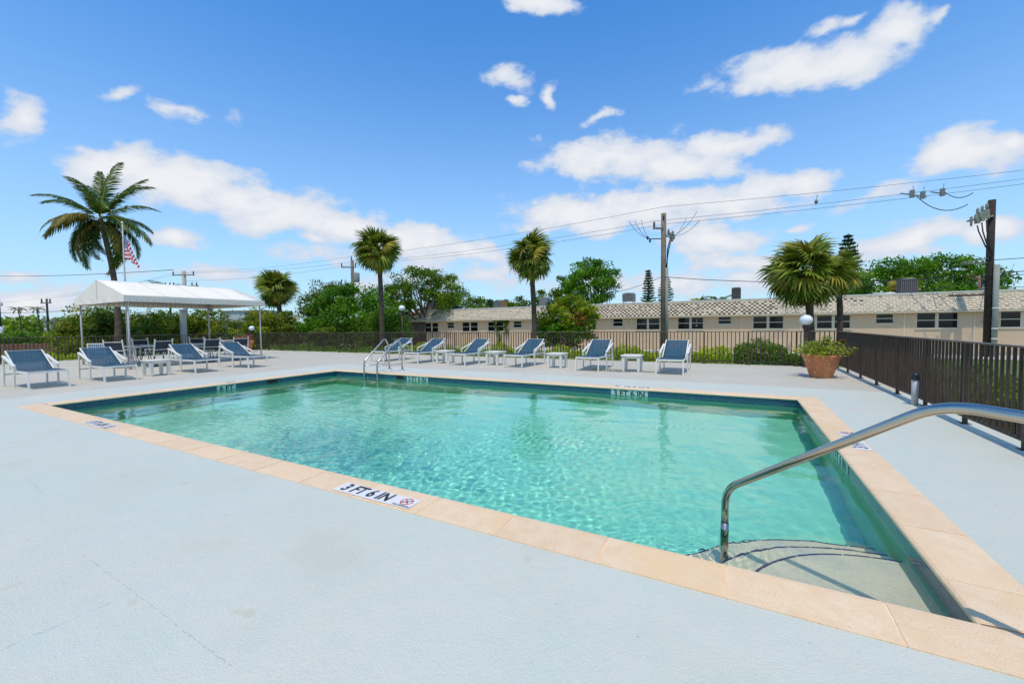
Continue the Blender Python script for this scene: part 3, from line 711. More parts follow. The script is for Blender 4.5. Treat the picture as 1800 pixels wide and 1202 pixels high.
# ------------------------------------------------------------------ canopy
ca = thing('shade_canopy', 'white gable roofed fabric canopy on grey posts at the left of the terrace', 'canopy', (-19.85, 8.22, 0))
hx_, hy_ = 2.12, 2.24
seam_m = mk('canvas seam', (.62, .57, .47), .8)
m = MB(); ze, zr, vz = 2.46, 3.10, 2.25
def quad(a, b_, c, d, nu=10, nv=6, sag=.0):
    V = []; a, b_, c, d = map(Vector, (a, b_, c, d))
    for i in range(nu+1):
        for j in range(nv+1):
            u, v = i/nu, j/nv; p = (a*(1-u)+b_*u)*(1-v) + (d*(1-u)+c*u)*v
            p.z -= sag*math.sin(PI*v)*(.4+.6*abs(math.sin(PI*u*3))); V.append(p)
    m.add(V, [(i*(nv+1)+j, (i+1)*(nv+1)+j, (i+1)*(nv+1)+j+1, i*(nv+1)+j+1) for i in range(nu) for j in range(nv)], 0, True)
ex, ey = hx_+.06, hy_+.06
quad((ex,-ey,ze),(ex,ey,ze),(0,ey,zr),(0,-ey,zr), sag=.025); quad((-ex,ey,ze),(-ex,-ey,ze),(0,-ey,zr),(0,ey,zr), sag=.025)
o = m.build('canopy_roof', canvas, ca); o.modifiers.new('thick', 'SOLIDIFY').thickness = .006
m = MB()
for s in (-1, 1):
    m.add([(-ex,s*ey,ze),(ex,s*ey,ze),(0,s*ey,zr)], [(0,1,2) if s < 0 else (2,1,0)])
    n = 16; V = [(-ex+2*ex*i/n, s*(ey+.006*math.sin(i*2.1)), ze) for i in range(n+1)] + [(-ex+2*ex*i/n, s*(ey+.012*math.sin(i*1.7)), vz+.012*abs(math.sin(i*PI/8+.3))) for i in range(n+1)]
    m.add(V, [(i, n+1+i, n+2+i, i+1) for i in range(n)], 0, False)
    V = [(s*ex, -ey+2*ey*i/n, ze) for i in range(n+1)] + [(s*(ex-.035+.010*math.sin(i*1.9)), -ey+2*ey*i/n, vz+.012*abs(math.sin(i*PI/8+.3))) for i in range(n+1)]
    m.add(V, [(i, n+1+i, n+2+i, i+1) for i in range(n)], 0, False)
o = m.build('valance', canvas, ca); o.modifiers.new('thick', 'SOLIDIFY').thickness = .005
for a in (-1, 1):
    for b_ in (-1, 1):
        m = MB(); m.tube([(a*(hx_-.07), b_*(hy_-.07), 0), (a*(hx_-.07), b_*(hy_-.07), ze-.02)], .030, 12); p = m.build('post', galv, ca)
        m = MB(); m.box(a*(hx_-.07)-.09, a*(hx_-.07)+.09, b_*(hy_-.07)-.09, b_*(hy_-.07)+.09, .0, .012); m.build('base_plate', rust, p)
m = MB(); q = .05
for z in (ze-.05,):
    for s in (-1, 1):
        m.tube([(s*(hx_-.05), -hy_+.05, z), (s*(hx_-.05), hy_-.05, z)], .02, 8); m.tube([(-hx_+.05, s*(hy_-.05), z), (hx_-.05, s*(hy_-.05), z)], .02, 8)
        m.tube([(-hx_+.05, s*(hy_-.05), z), (0, s*(hy_-.05), zr-.06)], .018, 8); m.tube([(hx_-.05, s*(hy_-.05), z), (0, s*(hy_-.05), zr-.06)], .018, 8)
m.tube([(0, -hy_+.05, zr-.06), (0, hy_-.05, zr-.06)], .02, 8)
m.build('roof_frame', galv, ca)
m = MB()
for s in (-1, 1):
    for i in range(28):
        y = -hy_+.1 + (2*hy_-.2)*i/27; m.bar((s*(ex-.008), y, vz+.05), (s*(hx_-.05), y+.02, ze-.06), .012, .012)
        x = -hx_+.1 + (2*hx_-.2)*i/27; m.bar((x, s*(ey-.008), vz+.05), (x+.02, s*(hy_-.05), ze-.06), .012, .012)
tag(m.build('lacing', brown_wood, ca), kind='stuff')

for y in (-1.1, 0., 1.1):
    for s in (-1, 1):
        m = MB(); P = []
        for j in range(9):
            v = j/8; u = (y+hy_+.06)/(2*(hy_+.06)); z = ze*(1-v)+zr*v - .025*math.sin(PI*v)*(.4+.6*abs(math.sin(PI*u*3))) + .005; P.append((s*(hx_+.06)*(1-v), y, z))
        for a, b_ in zip(P[:-1], P[1:]): m.add([(a[0],a[1]-.012,a[2]),(b_[0],b_[1]-.012,b_[2]),(b_[0],b_[1]+.012,b_[2]),(a[0],a[1]+.012,a[2])], [(0,1,2,3)])
        m.build('seam', seam_m, ca)
m = MB(); m.box(-.008, .008, -hy_-.072, -hy_-.066, vz+.02, zr-.02); m.build('seam', seam_m, ca)
# ------------------------------------------------------------------ dining furniture under the canopy
frost = mk('pale table glass', (.52, .55, .55), .12, spec=.6)
def make_dtable(label, loc, w, d, rz):
    t_ = thing('dining_table', label, 'dining table', loc, rz, 'white framed patio dining tables')
    m = MB(); m.box(-w/2+.04, w/2-.04, -d/2+.04, d/2-.04, .70, .708); m.build('table_top', frost, t_)
    m = MB()
    for s in (-1, 1): m.box(-w/2, w/2, s*(d/2-.02)-.02, s*(d/2-.02)+.02, .685, .72); m.box(s*(w/2-.02)-.02, s*(w/2-.02)+.02, -d/2+.04, d/2-.04, .686, .719)
    m.build('table_frame', white_alu, t_)
    for a in (-1, 1):
        for b_ in (-1, 1):
            m = MB(); m.tube([(a*(w/2-.05), b_*(d/2-.05), 0), (a*(w/2-.07), b_*(d/2-.07), .685)], .022, 8); m.build('leg', white_alu, t_)
make_dtable('white framed patio table under the left end of the canopy', (-19.9, 7.0, 0), 1.5, 1.0, .15)
make_dtable('white framed patio table under the right end of the canopy', (-19.5, 9.3, 0), 1.6, 1.0, PI/2)
make_dtable('small low white patio table between the canopy and the left fence', (-23.3, 11.6, 0), 1.2, .9, .3)
def make_dchair():
    t_ = thing('patio_chair', '', 'patio chair', (0, 0, 0), 0, 'white framed patio chairs under the canopy')
    hw = .27
    for s in (-1, 1):
        m = MB(); m.bar((-.20, s*hw, .38), (-.33, s*hw, .98), .032, .04, up=(1,0,0)); m.build('back_frame', white_alu, t_)
        m = MB(); m.bar((-.24, s*(hw+.03), .62), (.24, s*(hw+.03), .62), .05, .025); m.bar((.22, s*(hw+.03), .62), (.20, s*(hw+.03), .36), .03, .03); m.build('armrest', white_alu, t_)
        m = MB(); n = 9
        m.tube([( -.16+.36*i/n, s*(hw-.04), .36-.30*math.sin(PI*i/n)**.8) for i in range(n+1)], .013, 6); m.build('base_scroll', black_metal, t_)
    m = MB(); m.bar((-.255,-hw,.60),(-.255,hw,.60), .02, .03, up=(1,0,0)); m.bar((-.32,-hw,.90),(-.32,hw,.90), .02, .035, up=(1,0,0)); m.bar((-.21,-hw,.40),(-.21,hw,.40), .03, .03); m.bar((.22,-hw,.40),(.22,hw,.40), .03, .03)
    m.build('cross_bar', white_alu, t_)
    m = MB(); m.box(-.20, .22, -hw+.02, hw-.02, .395, .405); m.build('seat', dark_sling, t_)
    m = MB(); V = [(-.235,-hw+.02,.50),(-.235,hw-.02,.50),(-.315,hw-.02,.88),(-.315,-hw+.02,.88)]; m.add(V+[(x-.008,y,z) for x,y,z in V], [(0,1,2,3),(7,6,5,4),(0,4,5,1),(1,5,6,2),(2,6,7,3),(3,7,4,0)]); m.build('backrest', dark_sling, t_)
    m = MB(); m.lathe([(.22,.0),(.235,.012),(.22,.025),(.205,.012),(.22,0)], 20); m.build('base_ring', black_metal, t_)
    return t_
D0 = make_dchair()
DCH = [(-18.35, 7.05, PI+.1, 'patio chair with its dark back to the pool, between canopy post and third lounger'), (-18.9, 6.15, 2.3, 'patio chair seen side on behind the left front canopy post'),
       (-20.9, 7.6, .2, 'patio chair on the far side of the left canopy table'), (-18.55, 8.75, PI, 'patio chair showing its narrow dark back above the third lounger'),
       (-18.35, 9.75, PI-.1, 'patio chair with white top bar right behind the last left lounger'), (-20.6, 9.4, 0, 'patio chair on the far side of the right canopy table')]
for i, (x, y, a, lb) in enumerate(DCH):
    if i == 0: D0.location = (x, y, 0); D0.rotation_euler = (0, 0, a); D0['label'] = lb
    else: copy_tree(D0, (x, y, 0), a, lb)
bn = thing('patio_bench', 'white slatted bench with blue striped cushion under the canopy', 'bench', (-20.2, 6.35, 0), 2.0)
m = MB(); m.box(-.28, .28, -.55, .55, .36, .40); m.build('seat', white_alu, bn)
m = MB(); m.box(-.24, .26, -.50, .50, .405, .47); m.build('cushion', stripe_sling, bn)
m = MB(); m.box(-.32, -.27, -.52, .52, .48, .80); m.build('back_cushion', stripe_sling, bn)
m = MB()
for s in (-1, 1): m.bar((-.30, s*.55, 0), (-.34, s*.55, .84), .035, .035, up=(1,0,0)); m.bar((.26, s*.55, 0), (.26, s*.55, .6), .035, .035, up=(1,0,0)); m.bar((-.30, s*.55, .6), (.28, s*.55, .6), .05, .025)
m.bar((-.34,-.55,.83),(-.34,.55,.83), .03, .03); m.build('frame', white_alu, bn)

# ------------------------------------------------------------------ lamps, pots, flag
def lamp(label, loc, h, r=.2, w=.05, sq=False, cam_box=False):
    t_ = thing('globe_lamp', label, 'lamp', loc, 0, 'white globe post lamps')
    m = MB()
    if sq: m.box(-w, w, -w, w, 0, h-.9*r)
    else: m.tube([(0,0,0),(0,0,h-.9*r)], w, 12)
    m.build('lamp_post', bronze, t_)
    m = MB(); m.lathe([(w*1.6,-.1),(w*1.7,0),(r*.5,.03)], 16, (0,0,h-.98*r)); m.build('fitter', bronze, t_)
    m = MB(); m.lathe([(max(.001, r*math.cos(a)), r*.93*math.sin(a)) for a in np.linspace(-PI/2+.35, PI/2, 18)], 28, (0,0,h)); m.build('globe', globe_m, t_)
    if cam_box:
        m = MB(); m.box(.10, .22, -.05, .05, h-.42, h-.33); m.bar((0,0,h-.36),(.16,0,h-.36), .03, .03); m.build('security_camera', black_metal, t_)  # small black box is a security camera, not a light source
lamp('white globe lamp on a brown post behind the terracotta pot', (1.80, 14.62, 0), 1.37, .165, .05, True)
lamp('white globe lamp on a tall dark post outside the fence, left of the low building', (-17.06, 18.13, GZ), 2.93, .185, .045, cam_box=True)
lamp('white globe lamp behind the reddish pot at the far left corner', (-25.2, 14.2, 0), 1.32, .155, .05, True)
lamp('white globe lamp cut by the left edge of the photo', (-25.75, 4.70, 0), 1.37, .175, .05, True)
def pot(label, loc, s, hgt):
    t_ = thing('terracotta_pot', label, 'plant pot', loc, 0)
    prof = [(.0,.0),(.215,.0),(.225,.02),(.30,.25),(.355,.44),(.37,.47),(.385,.475),(.39,.50),(.375,.535),(.35,.54),(.335,.50),(.33,.47)]
    m = MB(); m.lathe([(r_*s, z*hgt/.54) for r_, z in prof], 40, wob=lambda a, z: .012*math.sin(9*a+z*9)+.006*math.sin(23*a)); m.build('pot', terracotta, t_)
    m = MB(); m.lathe([(0,.47*hgt/.54),(.34*s,.47*hgt/.54)], 24); m.build('soil', soil, t_)
    return t_
pot('large weathered terracotta pot by the corner of the right fence', (1.80, 12.12, 0), 1., .55)
pot('terracotta pot of dry reddish growth in the far left corner behind the loungers', (-24.7, 13.55, 0), 1.15, .62)

fp = thing('flagpole', 'slim white flagpole rising beside the canopy', 'flagpole', (-21.95, 7.35, 0))
fp.location = (-22.35, 7.55, 0)
m = MB(); m.tube([(0,0,0),(0,0,3.0),(0,0,5.70)], [.045,.034,.018], 12); m.build('pole', galv, fp)
m = MB(); m.lathe([(.001,.06),(.035,.03),(.04,0),(.03,-.03),(.001,-.04)], 12, (0,0,5.74)); m.build('finial', white_alu, fp)
flag_m = bpy.data.materials.new('flag cloth'); flag_m.use_nodes = True; t = flag_m.node_tree; b = t.nodes['Principled BSDF']; b.inputs['Roughness'].default_value = .75
uvn = N(t, 'ShaderNodeUVMap'); uvn.uv_map = 'UVMap'; sp = N(t, 'ShaderNodeSeparateXYZ'); t.links.new(uvn.outputs[0], sp.inputs[0])
red = mth(t, 'LESS_THAN', mth(t, 'FRACT', mth(t, 'MULTIPLY', sp.outputs[1], 6.5)), .5)
base_c = mixc(t, red, (.72, .72, .72), (.50, .015, .04))
cant = mth(t, 'MULTIPLY', mth(t, 'LESS_THAN', sp.outputs[0], .38), mth(t, 'GREATER_THAN', sp.outputs[1], .46))
vo = N(t, 'ShaderNodeTexVoronoi'); vo.inputs['Scale'].default_value = 1.; mp_ = N(t, 'ShaderNodeMapping'); mp_.inputs['Scale'].default_value = (26, 18, 1); t.links.new(uvn.outputs[0], mp_.inputs['Vector']); t.links.new(mp_.outputs[0], vo.inputs['Vector']); vo.inputs['Randomness'].default_value = .0
star = mth(t, 'LESS_THAN', vo.outputs['Distance'], .3)
t.links.new(mixc(t, cant, base_c, mixc(t, star, (.012, .03, .14), (.72, .72, .72))), b.inputs['Base Color'])
nu, nv = 30, 22; V = []; UV = []
for i in range(nu+1):
    for j in range(nv+1):
        u, v = i/nu, j/nv          # u from hoist to fly, v from bottom to top
        out_ = .98*u**.8*(1-.25*u); drop = 1.02*u**1.15 + .0*v
        x = out_*(.38+.62*(1-v)) + .03*math.sin(u*9+v*2); y = .07*math.sin(u*11+v*3)*min(1, u*3)
        z = 5.24 - (1-v)*(1.0-.12*u) - drop*(.52+.16*v)
        V.append((x*.83+y*-.4, x*.36+y, z)); UV.append((u, v))
F = [(i*(nv+1)+j, (i+1)*(nv+1)+j, (i+1)*(nv+1)+j+1, i*(nv+1)+j+1) for i in range(nu) for j in range(nv)]
m = MB(); m.add(V, F, 0, True); flag = m.build('flag', flag_m); uvl = flag.data.uv_layers.new(name='UVMap')
for l in flag.data.loops: uvl.data[l.index].uv = UV[l.vertex_index]
flag.location = (-22.31, 7.56, 0); flag.modifiers.new('thick', 'SOLIDIFY').thickness = .004
tag(flag, 'red and white striped flag with blue canton hanging limp from the pole', 'flag')

# ------------------------------------------------------------------ low building behind the far fence
bl = thing('low_building', 'long single storey cream building with shingled mansard roof behind the fence', 'building', (0, 0, 0))
YB, XL, XR, ZE, ZT = 31.0, -29.3, 24., 1.85, 2.80
WIN = [(-26.27,-24.68,.75,1.66),(-23.62,-22.84,1.11,1.66),(-21.94,-20.22,.79,1.66),(-19.2,-17.59,.81,1.67),(-16.64,-15.83,1.11,1.68),(-14.6,-13.0,.84,1.70),(-10.9,-9.41,.88,1.73),(-8.14,-7.37,1.14,1.73),(-6.42,-4.75,.87,1.73),(-3.58,-1.91,.89,1.74),(-1.05,-.24,1.22,1.74),(.97,2.67,.89,1.73),(4.32,5.99,.88,1.73),(7.1,7.92,1.16,1.74),(8.85,10.56,.88,1.76),(12.09,13.72,.90,1.76),(15.2,16.0,1.18,1.76),(17.3,19.0,.9,1.76)]
m = MB(); xa = XL+3.1; yb2 = YB+11
def wq(x0, x1, z0, z1): m.add([(x0,YB,z0),(x1,YB,z0),(x1,YB,z1),(x0,YB,z1)], [(0,1,2,3)])
for (a, b_, z0, z1) in WIN:
    if a > xa: wq(xa, a, GZ, ZE)
    a = max(a, xa); wq(a, b_, GZ, z0); wq(a, b_, z1, ZE)
    for x in (a, b_): m.add([(x,YB,z0),(x,YB+.1,z0),(x,YB+.1,z1),(x,YB,z1)], [(0,1,2,3)])
    for z in (z0, z1): m.add([(a,YB,z),(b_,YB,z),(b_,YB+.1,z),(a,YB+.1,z)], [(0,1,2,3)])
    xa = b_
wq(xa, XR, GZ, ZE)
for x in (XL+3.1, XR): m.add([(x,YB,GZ),(x,yb2,GZ),(x,yb2,ZE+.9),(x,YB,ZE)], [(0,1,2,3)])
m.add([(XL,yb2,GZ),(XR,yb2,GZ),(XR,yb2,ZE+.9),(XL,yb2,ZE+.9)], [(0,1,2,3)])
m.build('wall', stucco, bl)
for (a, b_, z0, z1) in WIN:
    m = MB(); fr = .045; y0, y1 = YB+.03, YB+.075; two = b_-a > 1.2; mid = (a+b_)/2
    m.box(a, b_, y0, y1, z0, z0+fr); m.box(a, b_, y0, y1, z1-fr, z1); m.box(a, a+fr, y0, y1, z0+fr, z1-fr); m.box(b_-fr, b_, y0, y1, z0+fr, z1-fr)
    if two: m.box(mid-.07, mid+.07, y0-.005, y1, z0+fr, z1-fr)
    zm = (z0+z1)/2+.01; m.box(a+fr, b_-fr, y0+.004, y1-.004, zm-.02, zm+.02)
    m.box(a-.05, b_+.05, YB-.045, YB-.002, z0-.05, z0+.005)
    w_ = m.build('window', win_frame, bl)
    cols = [(a+fr, mid-.07), (mid+.07, b_-fr)] if two else [(a+fr, b_-fr)]
    for (p, q_) in cols:
        for (r0, r1) in ((z0+fr, zm-.02), (zm+.02, z1-fr)):
            m = MB(); m.box(p, q_, YB+.055, YB+.062, r0, r1); m.build('pane', glass_dark, w_)
# roof: mansard board, cap, flat roof
ye, yt = YB-.27, YB+.12
m = MB(); m.add([(XL,ye,ZE-.06),(XR,ye,ZE-.06),(XR,yt,ZT),(XL,yt,ZT)], [(0,1,2,3)]); m.add([(XL,ye,ZE-.06),(XR,ye,ZE-.06),(XR,YB,ZE-.06),(XL,YB,ZE-.06)], [(3,2,1,0)])
m.add([(XL,ye,ZE-.06),(XL,yt,ZT),(XL,yb2,ZT),(XL,yb2,ZE-.06)], [(0,1,2,3)])
m.add([(XL,yt,ZT-.02),(XR,yt,ZT-.02),(XR,yb2,ZT-.02),(XL,yb2,ZT-.02)], [(0,1,2,3)], 1)
rf = m.build('roof', [stucco, roof_flat], bl)
m = MB(); m.box(XL+2.3, XR, yt-.05, yt+.10, ZT, ZT+.075); m.build('roof_cap', roof_white, rf)
m = MB(); m.box(XL, XR, ye-.015, ye+.03, ZE-.09, ZE-.0); m.build('fascia', win_frame, rf)
m = MB(); rows = 8; rh = 1./rows; sl = Vector((0, yt-ye, ZT-ZE)); nrm = Vector((0, -(ZT-ZE), yt-ye)).normalized()
r2 = random.Random(5)
for r_ in range(rows):
    tw = .145; x = XL - tw*(r_ % 2); k_ = 0
    while x < XR:
        a, b_ = max(x, XL)+.003, min(x+tw, XR)-.003
        low = k_ % 2 == 0
        chk = -11 < x < 2.2 and r_ < 7 and r2.random() < .84 or 2.2 <= x < 6.5 and r_ in (5, 6) and r2.random() < .6
        mi = 0 if r2.random() < .9 else 1
        up_ = .30 if low or not chk else .0
        if not low: mi = 2 if chk else mi
        if (13.4 < x < 14.2 or 10.1 < x < 11.9) and r_ == 6: mi = 2
        lo_ = 0. if low else .22
        p0 = Vector((0, ye, ZE)) + sl*((r_+lo_)*rh) + nrm*(.030 if mi < 2 else .014); p1 = Vector((0, ye, ZE)) + sl*((r_+1.12)*rh) + nrm*.006
        if r_ == rows-1: p1 = Vector((0, ye, ZE)) + sl*.995 + nrm*.007
        q0 = p0 - nrm*.024
        if b_-a > .03: m.add([(a,p0.y,p0.z),(b_,p0.y,p0.z),(b_,p1.y,p1.z),(a,p1.y,p1.z),(a,q0.y,q0.z),(b_,q0.y,q0.z)], [(0,1,2,3),(4,5,1,0)], mi)
        x += tw; k_ += 1
tag(m.build('shingles', [sh_cream, sh_tan, sh_dark], rf), kind='stuff')
m = MB(); m.add([(XL,ye+.006,ZE-.0),(XR,ye+.006,ZE-.0),(XR,yt+.0,ZT-.005),(XL,yt+.0,ZT-.005)], [(0,1,2,3)]); 
for v_ in range(4): m.v[v_] = tuple(Vector(m.v[v_]) + nrm*.004)
m.build('roof_felt', sh_dark, rf)
for x, z0 in ((-7.0,GZ),(3.55,GZ),(8.35,GZ),(11.15,GZ),(-.55+.9,GZ)):
    m = MB(); m.box(x-.03, x+.03, YB-.025, YB-.001, z0, ZE-.08); m.build('wall_batten', win_frame, bl)
for x in (11.55, 11.72): m = MB(); m.tube([(x,YB-.05,.9 if x < 11.6 else GZ),(x,YB-.05,ZE-.08)], .022, 8); m.build('wall_pipe', pipe_m, bl)
m = MB(); m.tube([(11.35,YB-.05,1.22),(11.85,YB-.05,1.22)], .02, 8); m.build('wall_pipe', pipe_m, bl)
for x in (-4.35, -2.35): m = MB(); m.tube([(x,YB-.05,1.15),(x,YB-.05,ZE-.08)], .015, 6); m.box(x-.05, x+.05, YB-.09, YB-.01, 1.1, 1.16); m.build('wall_pipe', pipe_m, bl)
# dark boarded screen at the building's left end
bs = thing('board_screen', 'dark brown boarded screen under the left end of the roof', 'board fence', (XL+.2, YB-.02, GZ))
m = MB(); m.box(-.0, .135, -.02, .02, 0, 2.30); me = bpy.data.meshes.new('board'); me.from_pydata(m.v, [], m.f); me.materials.append(brown_wood)
for i in range(19): link('board', me, bs, (i*.15, random.uniform(-.006, .006), 0))
m = MB(); m.box(0, 2.85, .025, .06, .3, .4); m.box(0, 2.85, .025, .06, 1.9, 2.0); m.build('batten', brown_wood, bs)
# rooftop units
def ac(label, x, y, w, h, mats, z=ZT, lift=.1, rusty=False):
    t_ = thing('rooftop_condenser', label, 'air conditioner', (x, y, z), 0, 'air conditioning units on the low roof')
    m = MB()
    for a in (-1, 1):
        for b_ in (-1, 1): m.box(a*w*.42-.03, a*w*.42+.03, b_*w*.38-.03, b_*w*.38+.03, 0, lift)
    m.build('stand', hardware, t_)
    m = MB(); m.box(-w/2, w/2, -w*.45, w*.45, lift, lift+h*.94); o = m.build('casing', mats[0], t_); bevel(o, .03, 1)
    m = MB(); n = max(4, int(w/.09))
    for i in range(n): x_ = -w*.44 + w*.88*i/(n-1); m.box(x_-.012, x_+.012, -w*.45-.02, -w*.45-.001, lift+h*.08, lift+h*.86)
    m.build('grille', mats[1], t_)
    m = MB(); m.lathe([(w*.47,lift+h*.94),(w*.47,lift+h),(w*.40,lift+h),(w*.38,lift+h*.96),(0,lift+h*.97)], 20); m.build('fan_cowl', mats[1], t_)
    if rusty: m = MB(); m.box(w/2+.002, w/2+.03, -w*.44, w*.44, lift+.03, lift+h*.95); m.build('rusty_panel', ac_rust, t_)
ac('small dark condenser on the roof left of the vine covered window', -27.0, 33.6, .85, .62, (ac_m, ac_dark), lift=.25)
ac('low dark condenser second from the left on the roof', -24.4, 33.6, .9, .40, (ac_dark, ac_m), lift=.08)
ac('large grey condenser with rusty orange side left of the middle palm', -20.0, 34.6, 1.0, .80, (ac_m, ac_dark), lift=.12, rusty=True)
ac('tall grey condenser just right of the middle palm trunk', -15.2, 34.4, .85, .82, (ac_m, ac_m), lift=.16)
ac('wide low grey condenser beside the tall one right of the middle palm', -14.1, 34.4, .85, .55, (ac_m, ac_m), lift=.12)
ac('grey louvred condenser on stilts right of the large round tree', -7.6, 34.0, .9, .66, (ac_m, ac_dark), lift=.34)
ac('dark upright condenser alone on the roof left of the big sabal palm', .02, 33.2, .58, .86, (ac_dark, ac_dark), lift=.12)
ac('large dark condenser on the roof in front of the spreading tree', 9.3, 34.2, .82, .98, (ac_dark, ac_m), lift=.12)
def small(name, label, cat, mbf, mat, group=None):
    m = MB(); mbf(m); return tag(m.build(name, mat), label, cat, group)
small('vent_pipe', 'short rusty vent pipe with looped cable on the roof near the right pole', 'vent pipe', lambda m: (m.tube([(12.2,33.5,ZT),(12.2,33.5,ZT+.12)], .12, 10), m.tube([(12.2,33.5,ZT),(12.2,33.5,ZT+1.05)], .055, 10), m.tube([(12.2,33.5,ZT+1.0),(11.9,33.5,ZT+1.12),(11.7,33.4,ZT+.95),(12.1,33.4,ZT+.82),(12.5,33.3,ZT+.85),(13.0,33.2,ZT+1.2),(13.4,33.2,ZT+1.1),(13.1,33.3,ZT+.8),(12.5,33.4,ZT+.86)], .015, 6)), rust)
small('roof_pipes', 'tangle of white insulated pipes on the roof beside the large dark condenser', 'pipes', lambda m: [m.tube([(7.2+i*.33,33.8,ZT),(7.35+i*.3,33.7,ZT+.2+.08*(i % 3)),(7.8+i*.25,33.9,ZT+.12+.1*(i % 2)),(8.5,34,ZT+.3)], .035, 6) for i in range(5)], white_plastic)

# ------------------------------------------------------------------ foliage machinery
def leaf_quads(C, size, dirs=None, up=.35, asp=.5, rs=rng, tint=None):
    """C (n,3) centres -> rhombic leaves"""
    n = len(C); sz = size*rs.uniform(.65, 1.35, n)[:, None]
    a = rs.normal(size=(n, 3)) if dirs is None else dirs + rs.normal(size=(n, 3))*.35
    a /= np.linalg.norm(a, axis=1)[:, None]+1e-9
    nrm = rs.normal(size=(n, 3)); nrm[:, 2] = np.abs(nrm[:, 2]) + up
    b_ = np.cross(a, nrm); b_ /= np.linalg.norm(b_, axis=1)[:, None]+1e-9
    c = np.cross(a, b_)
    V = np.stack([C - a*sz*.5, C + b_*sz*asp*.5 + c*sz*.06, C + a*sz*.5, C - b_*sz*asp*.5 + c*sz*.06], 1).reshape(-1, 3)
    F = np.arange(4*n).reshape(n, 4)
    T = np.repeat(np.clip(rs.normal(.45, .24, n) if tint is None else tint, 0, 1), 4)
    return V, F, T
def crown(center, rad, nc, per, leaf, rs, clump=.28, flat=.6, shell=.55, lowcut=-.75):
    """lumpy crown: nc clumps on and in an ellipsoid"""
    d = rs.normal(size=(nc*3, 3)); d /= np.linalg.norm(d, axis=1)[:, None]; d = d[d[:, 2] > lowcut][:nc]
    rr = rs.uniform(shell, 1., len(d))[:, None]
    cc = np.array(center) + d*rr*np.array(rad)
    cs = clump*np.mean(rad)*rs.uniform(.6, 1.35, len(d))
    C = []; T = []
    for p, s_c, dd in zip(cc, cs, d):
        e = rs.normal(size=(per, 3)); e /= np.linalg.norm(e, axis=1)[:, None]; e *= (rs.uniform(.35, 1.05, per)[:, None])
        e[:, 2] = e[:, 2]*flat + .05
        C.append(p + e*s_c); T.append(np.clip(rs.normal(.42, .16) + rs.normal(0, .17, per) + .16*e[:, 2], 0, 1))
    C = np.concatenate(C); T = np.concatenate(T)
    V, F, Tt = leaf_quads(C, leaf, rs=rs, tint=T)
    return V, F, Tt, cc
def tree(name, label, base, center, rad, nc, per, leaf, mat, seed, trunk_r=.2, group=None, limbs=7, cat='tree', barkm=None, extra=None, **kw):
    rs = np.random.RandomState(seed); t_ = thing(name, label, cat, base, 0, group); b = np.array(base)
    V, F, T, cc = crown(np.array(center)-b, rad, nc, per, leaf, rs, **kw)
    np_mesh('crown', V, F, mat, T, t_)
    if extra:
        for (c2, r2_, n2, p2, m2) in extra:
            V, F, T, _ = crown(np.array(c2)-b, r2_, n2, p2, leaf, rs, clump=.5); np_mesh('crown', V, F, m2, T, t_)
    m = MB(); top = np.array(center)-b; fork = top*np.array([.5, .5, .45])
    m.tube([(0,0,0), tuple(fork*.5+rs.normal(0, .05, 3)), tuple(fork)], [trunk_r, trunk_r*.8, trunk_r*.65], 8)
    for p in cc[rs.permutation(len(cc))[:limbs]]:
        q_ = np.array(p)*.85+fork*.15; mid = fork*.5+q_*.5 + rs.normal(0, .15, 3)
        m.tube([tuple(fork-.02), tuple(mid), tuple(q_)], [trunk_r*.5, trunk_r*.3, trunk_r*.08], 6)
    m.build('trunk', barkm or bark, t_)
    return t_

# fan palm (sabal) fronds: three shared meshes
def fan_mesh(seed, mat, droop, nl=24, L=1., dead=False):
    rs = np.random.RandomState(seed); V = []; F = []; T = []
    def quadstrip(P, w0, tn):
        n0 = len(V); k = len(P)
        for i, p in enumerate(P):
            w_ = w0*((.35, 1., .72, .05)[i] if k == 4 else 1-.5*i/(k-1)); d = np.array(P[min(i+1, k-1)])-np.array(P[max(i-1, 0)]); s_ = np.cross(d, [0, 0, 1.]); s_ /= np.linalg.norm(s_)+1e-9
            V.append(np.array(p)+s_*w_); V.append(np.array(p)-s_*w_); T.extend([tn, tn])
        for i in range(k-1): F.append((n0+2*i, n0+2*i+1, n0+2*i+3, n0+2*i+2))
    pet = [(0,0,0), (.22*L,0,.04*L), (.42*L,0,.03*L)]
    quadstrip(pet, .022*L, .6)
    for i in range(nl):
        a = R(-105+210*i/(nl-1)) + rs.normal(0, .03); ln = L*(.60-.16*abs(a)/R(105))*rs.uniform(.88, 1.08)
        if dead: ln *= rs.uniform(.5, 1.)
        d = np.array([math.cos(a), math.sin(a), 0.]); P = []
        tn = np.clip(rs.normal(.45, .2), 0, 1)
        for j in range(4):
            s_ = j/3; P.append(np.array([.41*L, 0, .03*L]) + d*ln*s_*(1-.18*droop*s_*s_) + np.array([0, 0, -droop*ln*.45*s_**2.2 + .06*ln*math.cos(2*a)*s_ + rs.normal(0, .008)*j*L]))
        quadstrip(P, .030*L, tn)
    return mesh_only('frond', np.array(V), np.array(F), mat, np.array(T))
def mesh_only(name, V, F, mat, tint):
    o = np_mesh(name, V, F, mat, tint); me = o.data; bpy.data.objects.remove(o); return me
FAN = {'g': [fan_mesh(s, L_palm, d) for s, d in ((1, .45), (2, .85), (3, 1.25))], 'y': [fan_mesh(4, L_palm_yel, 1.1)], 'd': [fan_mesh(5, L_dead, 1.6, 14, dead=True), fan_mesh(6, L_dead, 2.0, 12, dead=True)]}
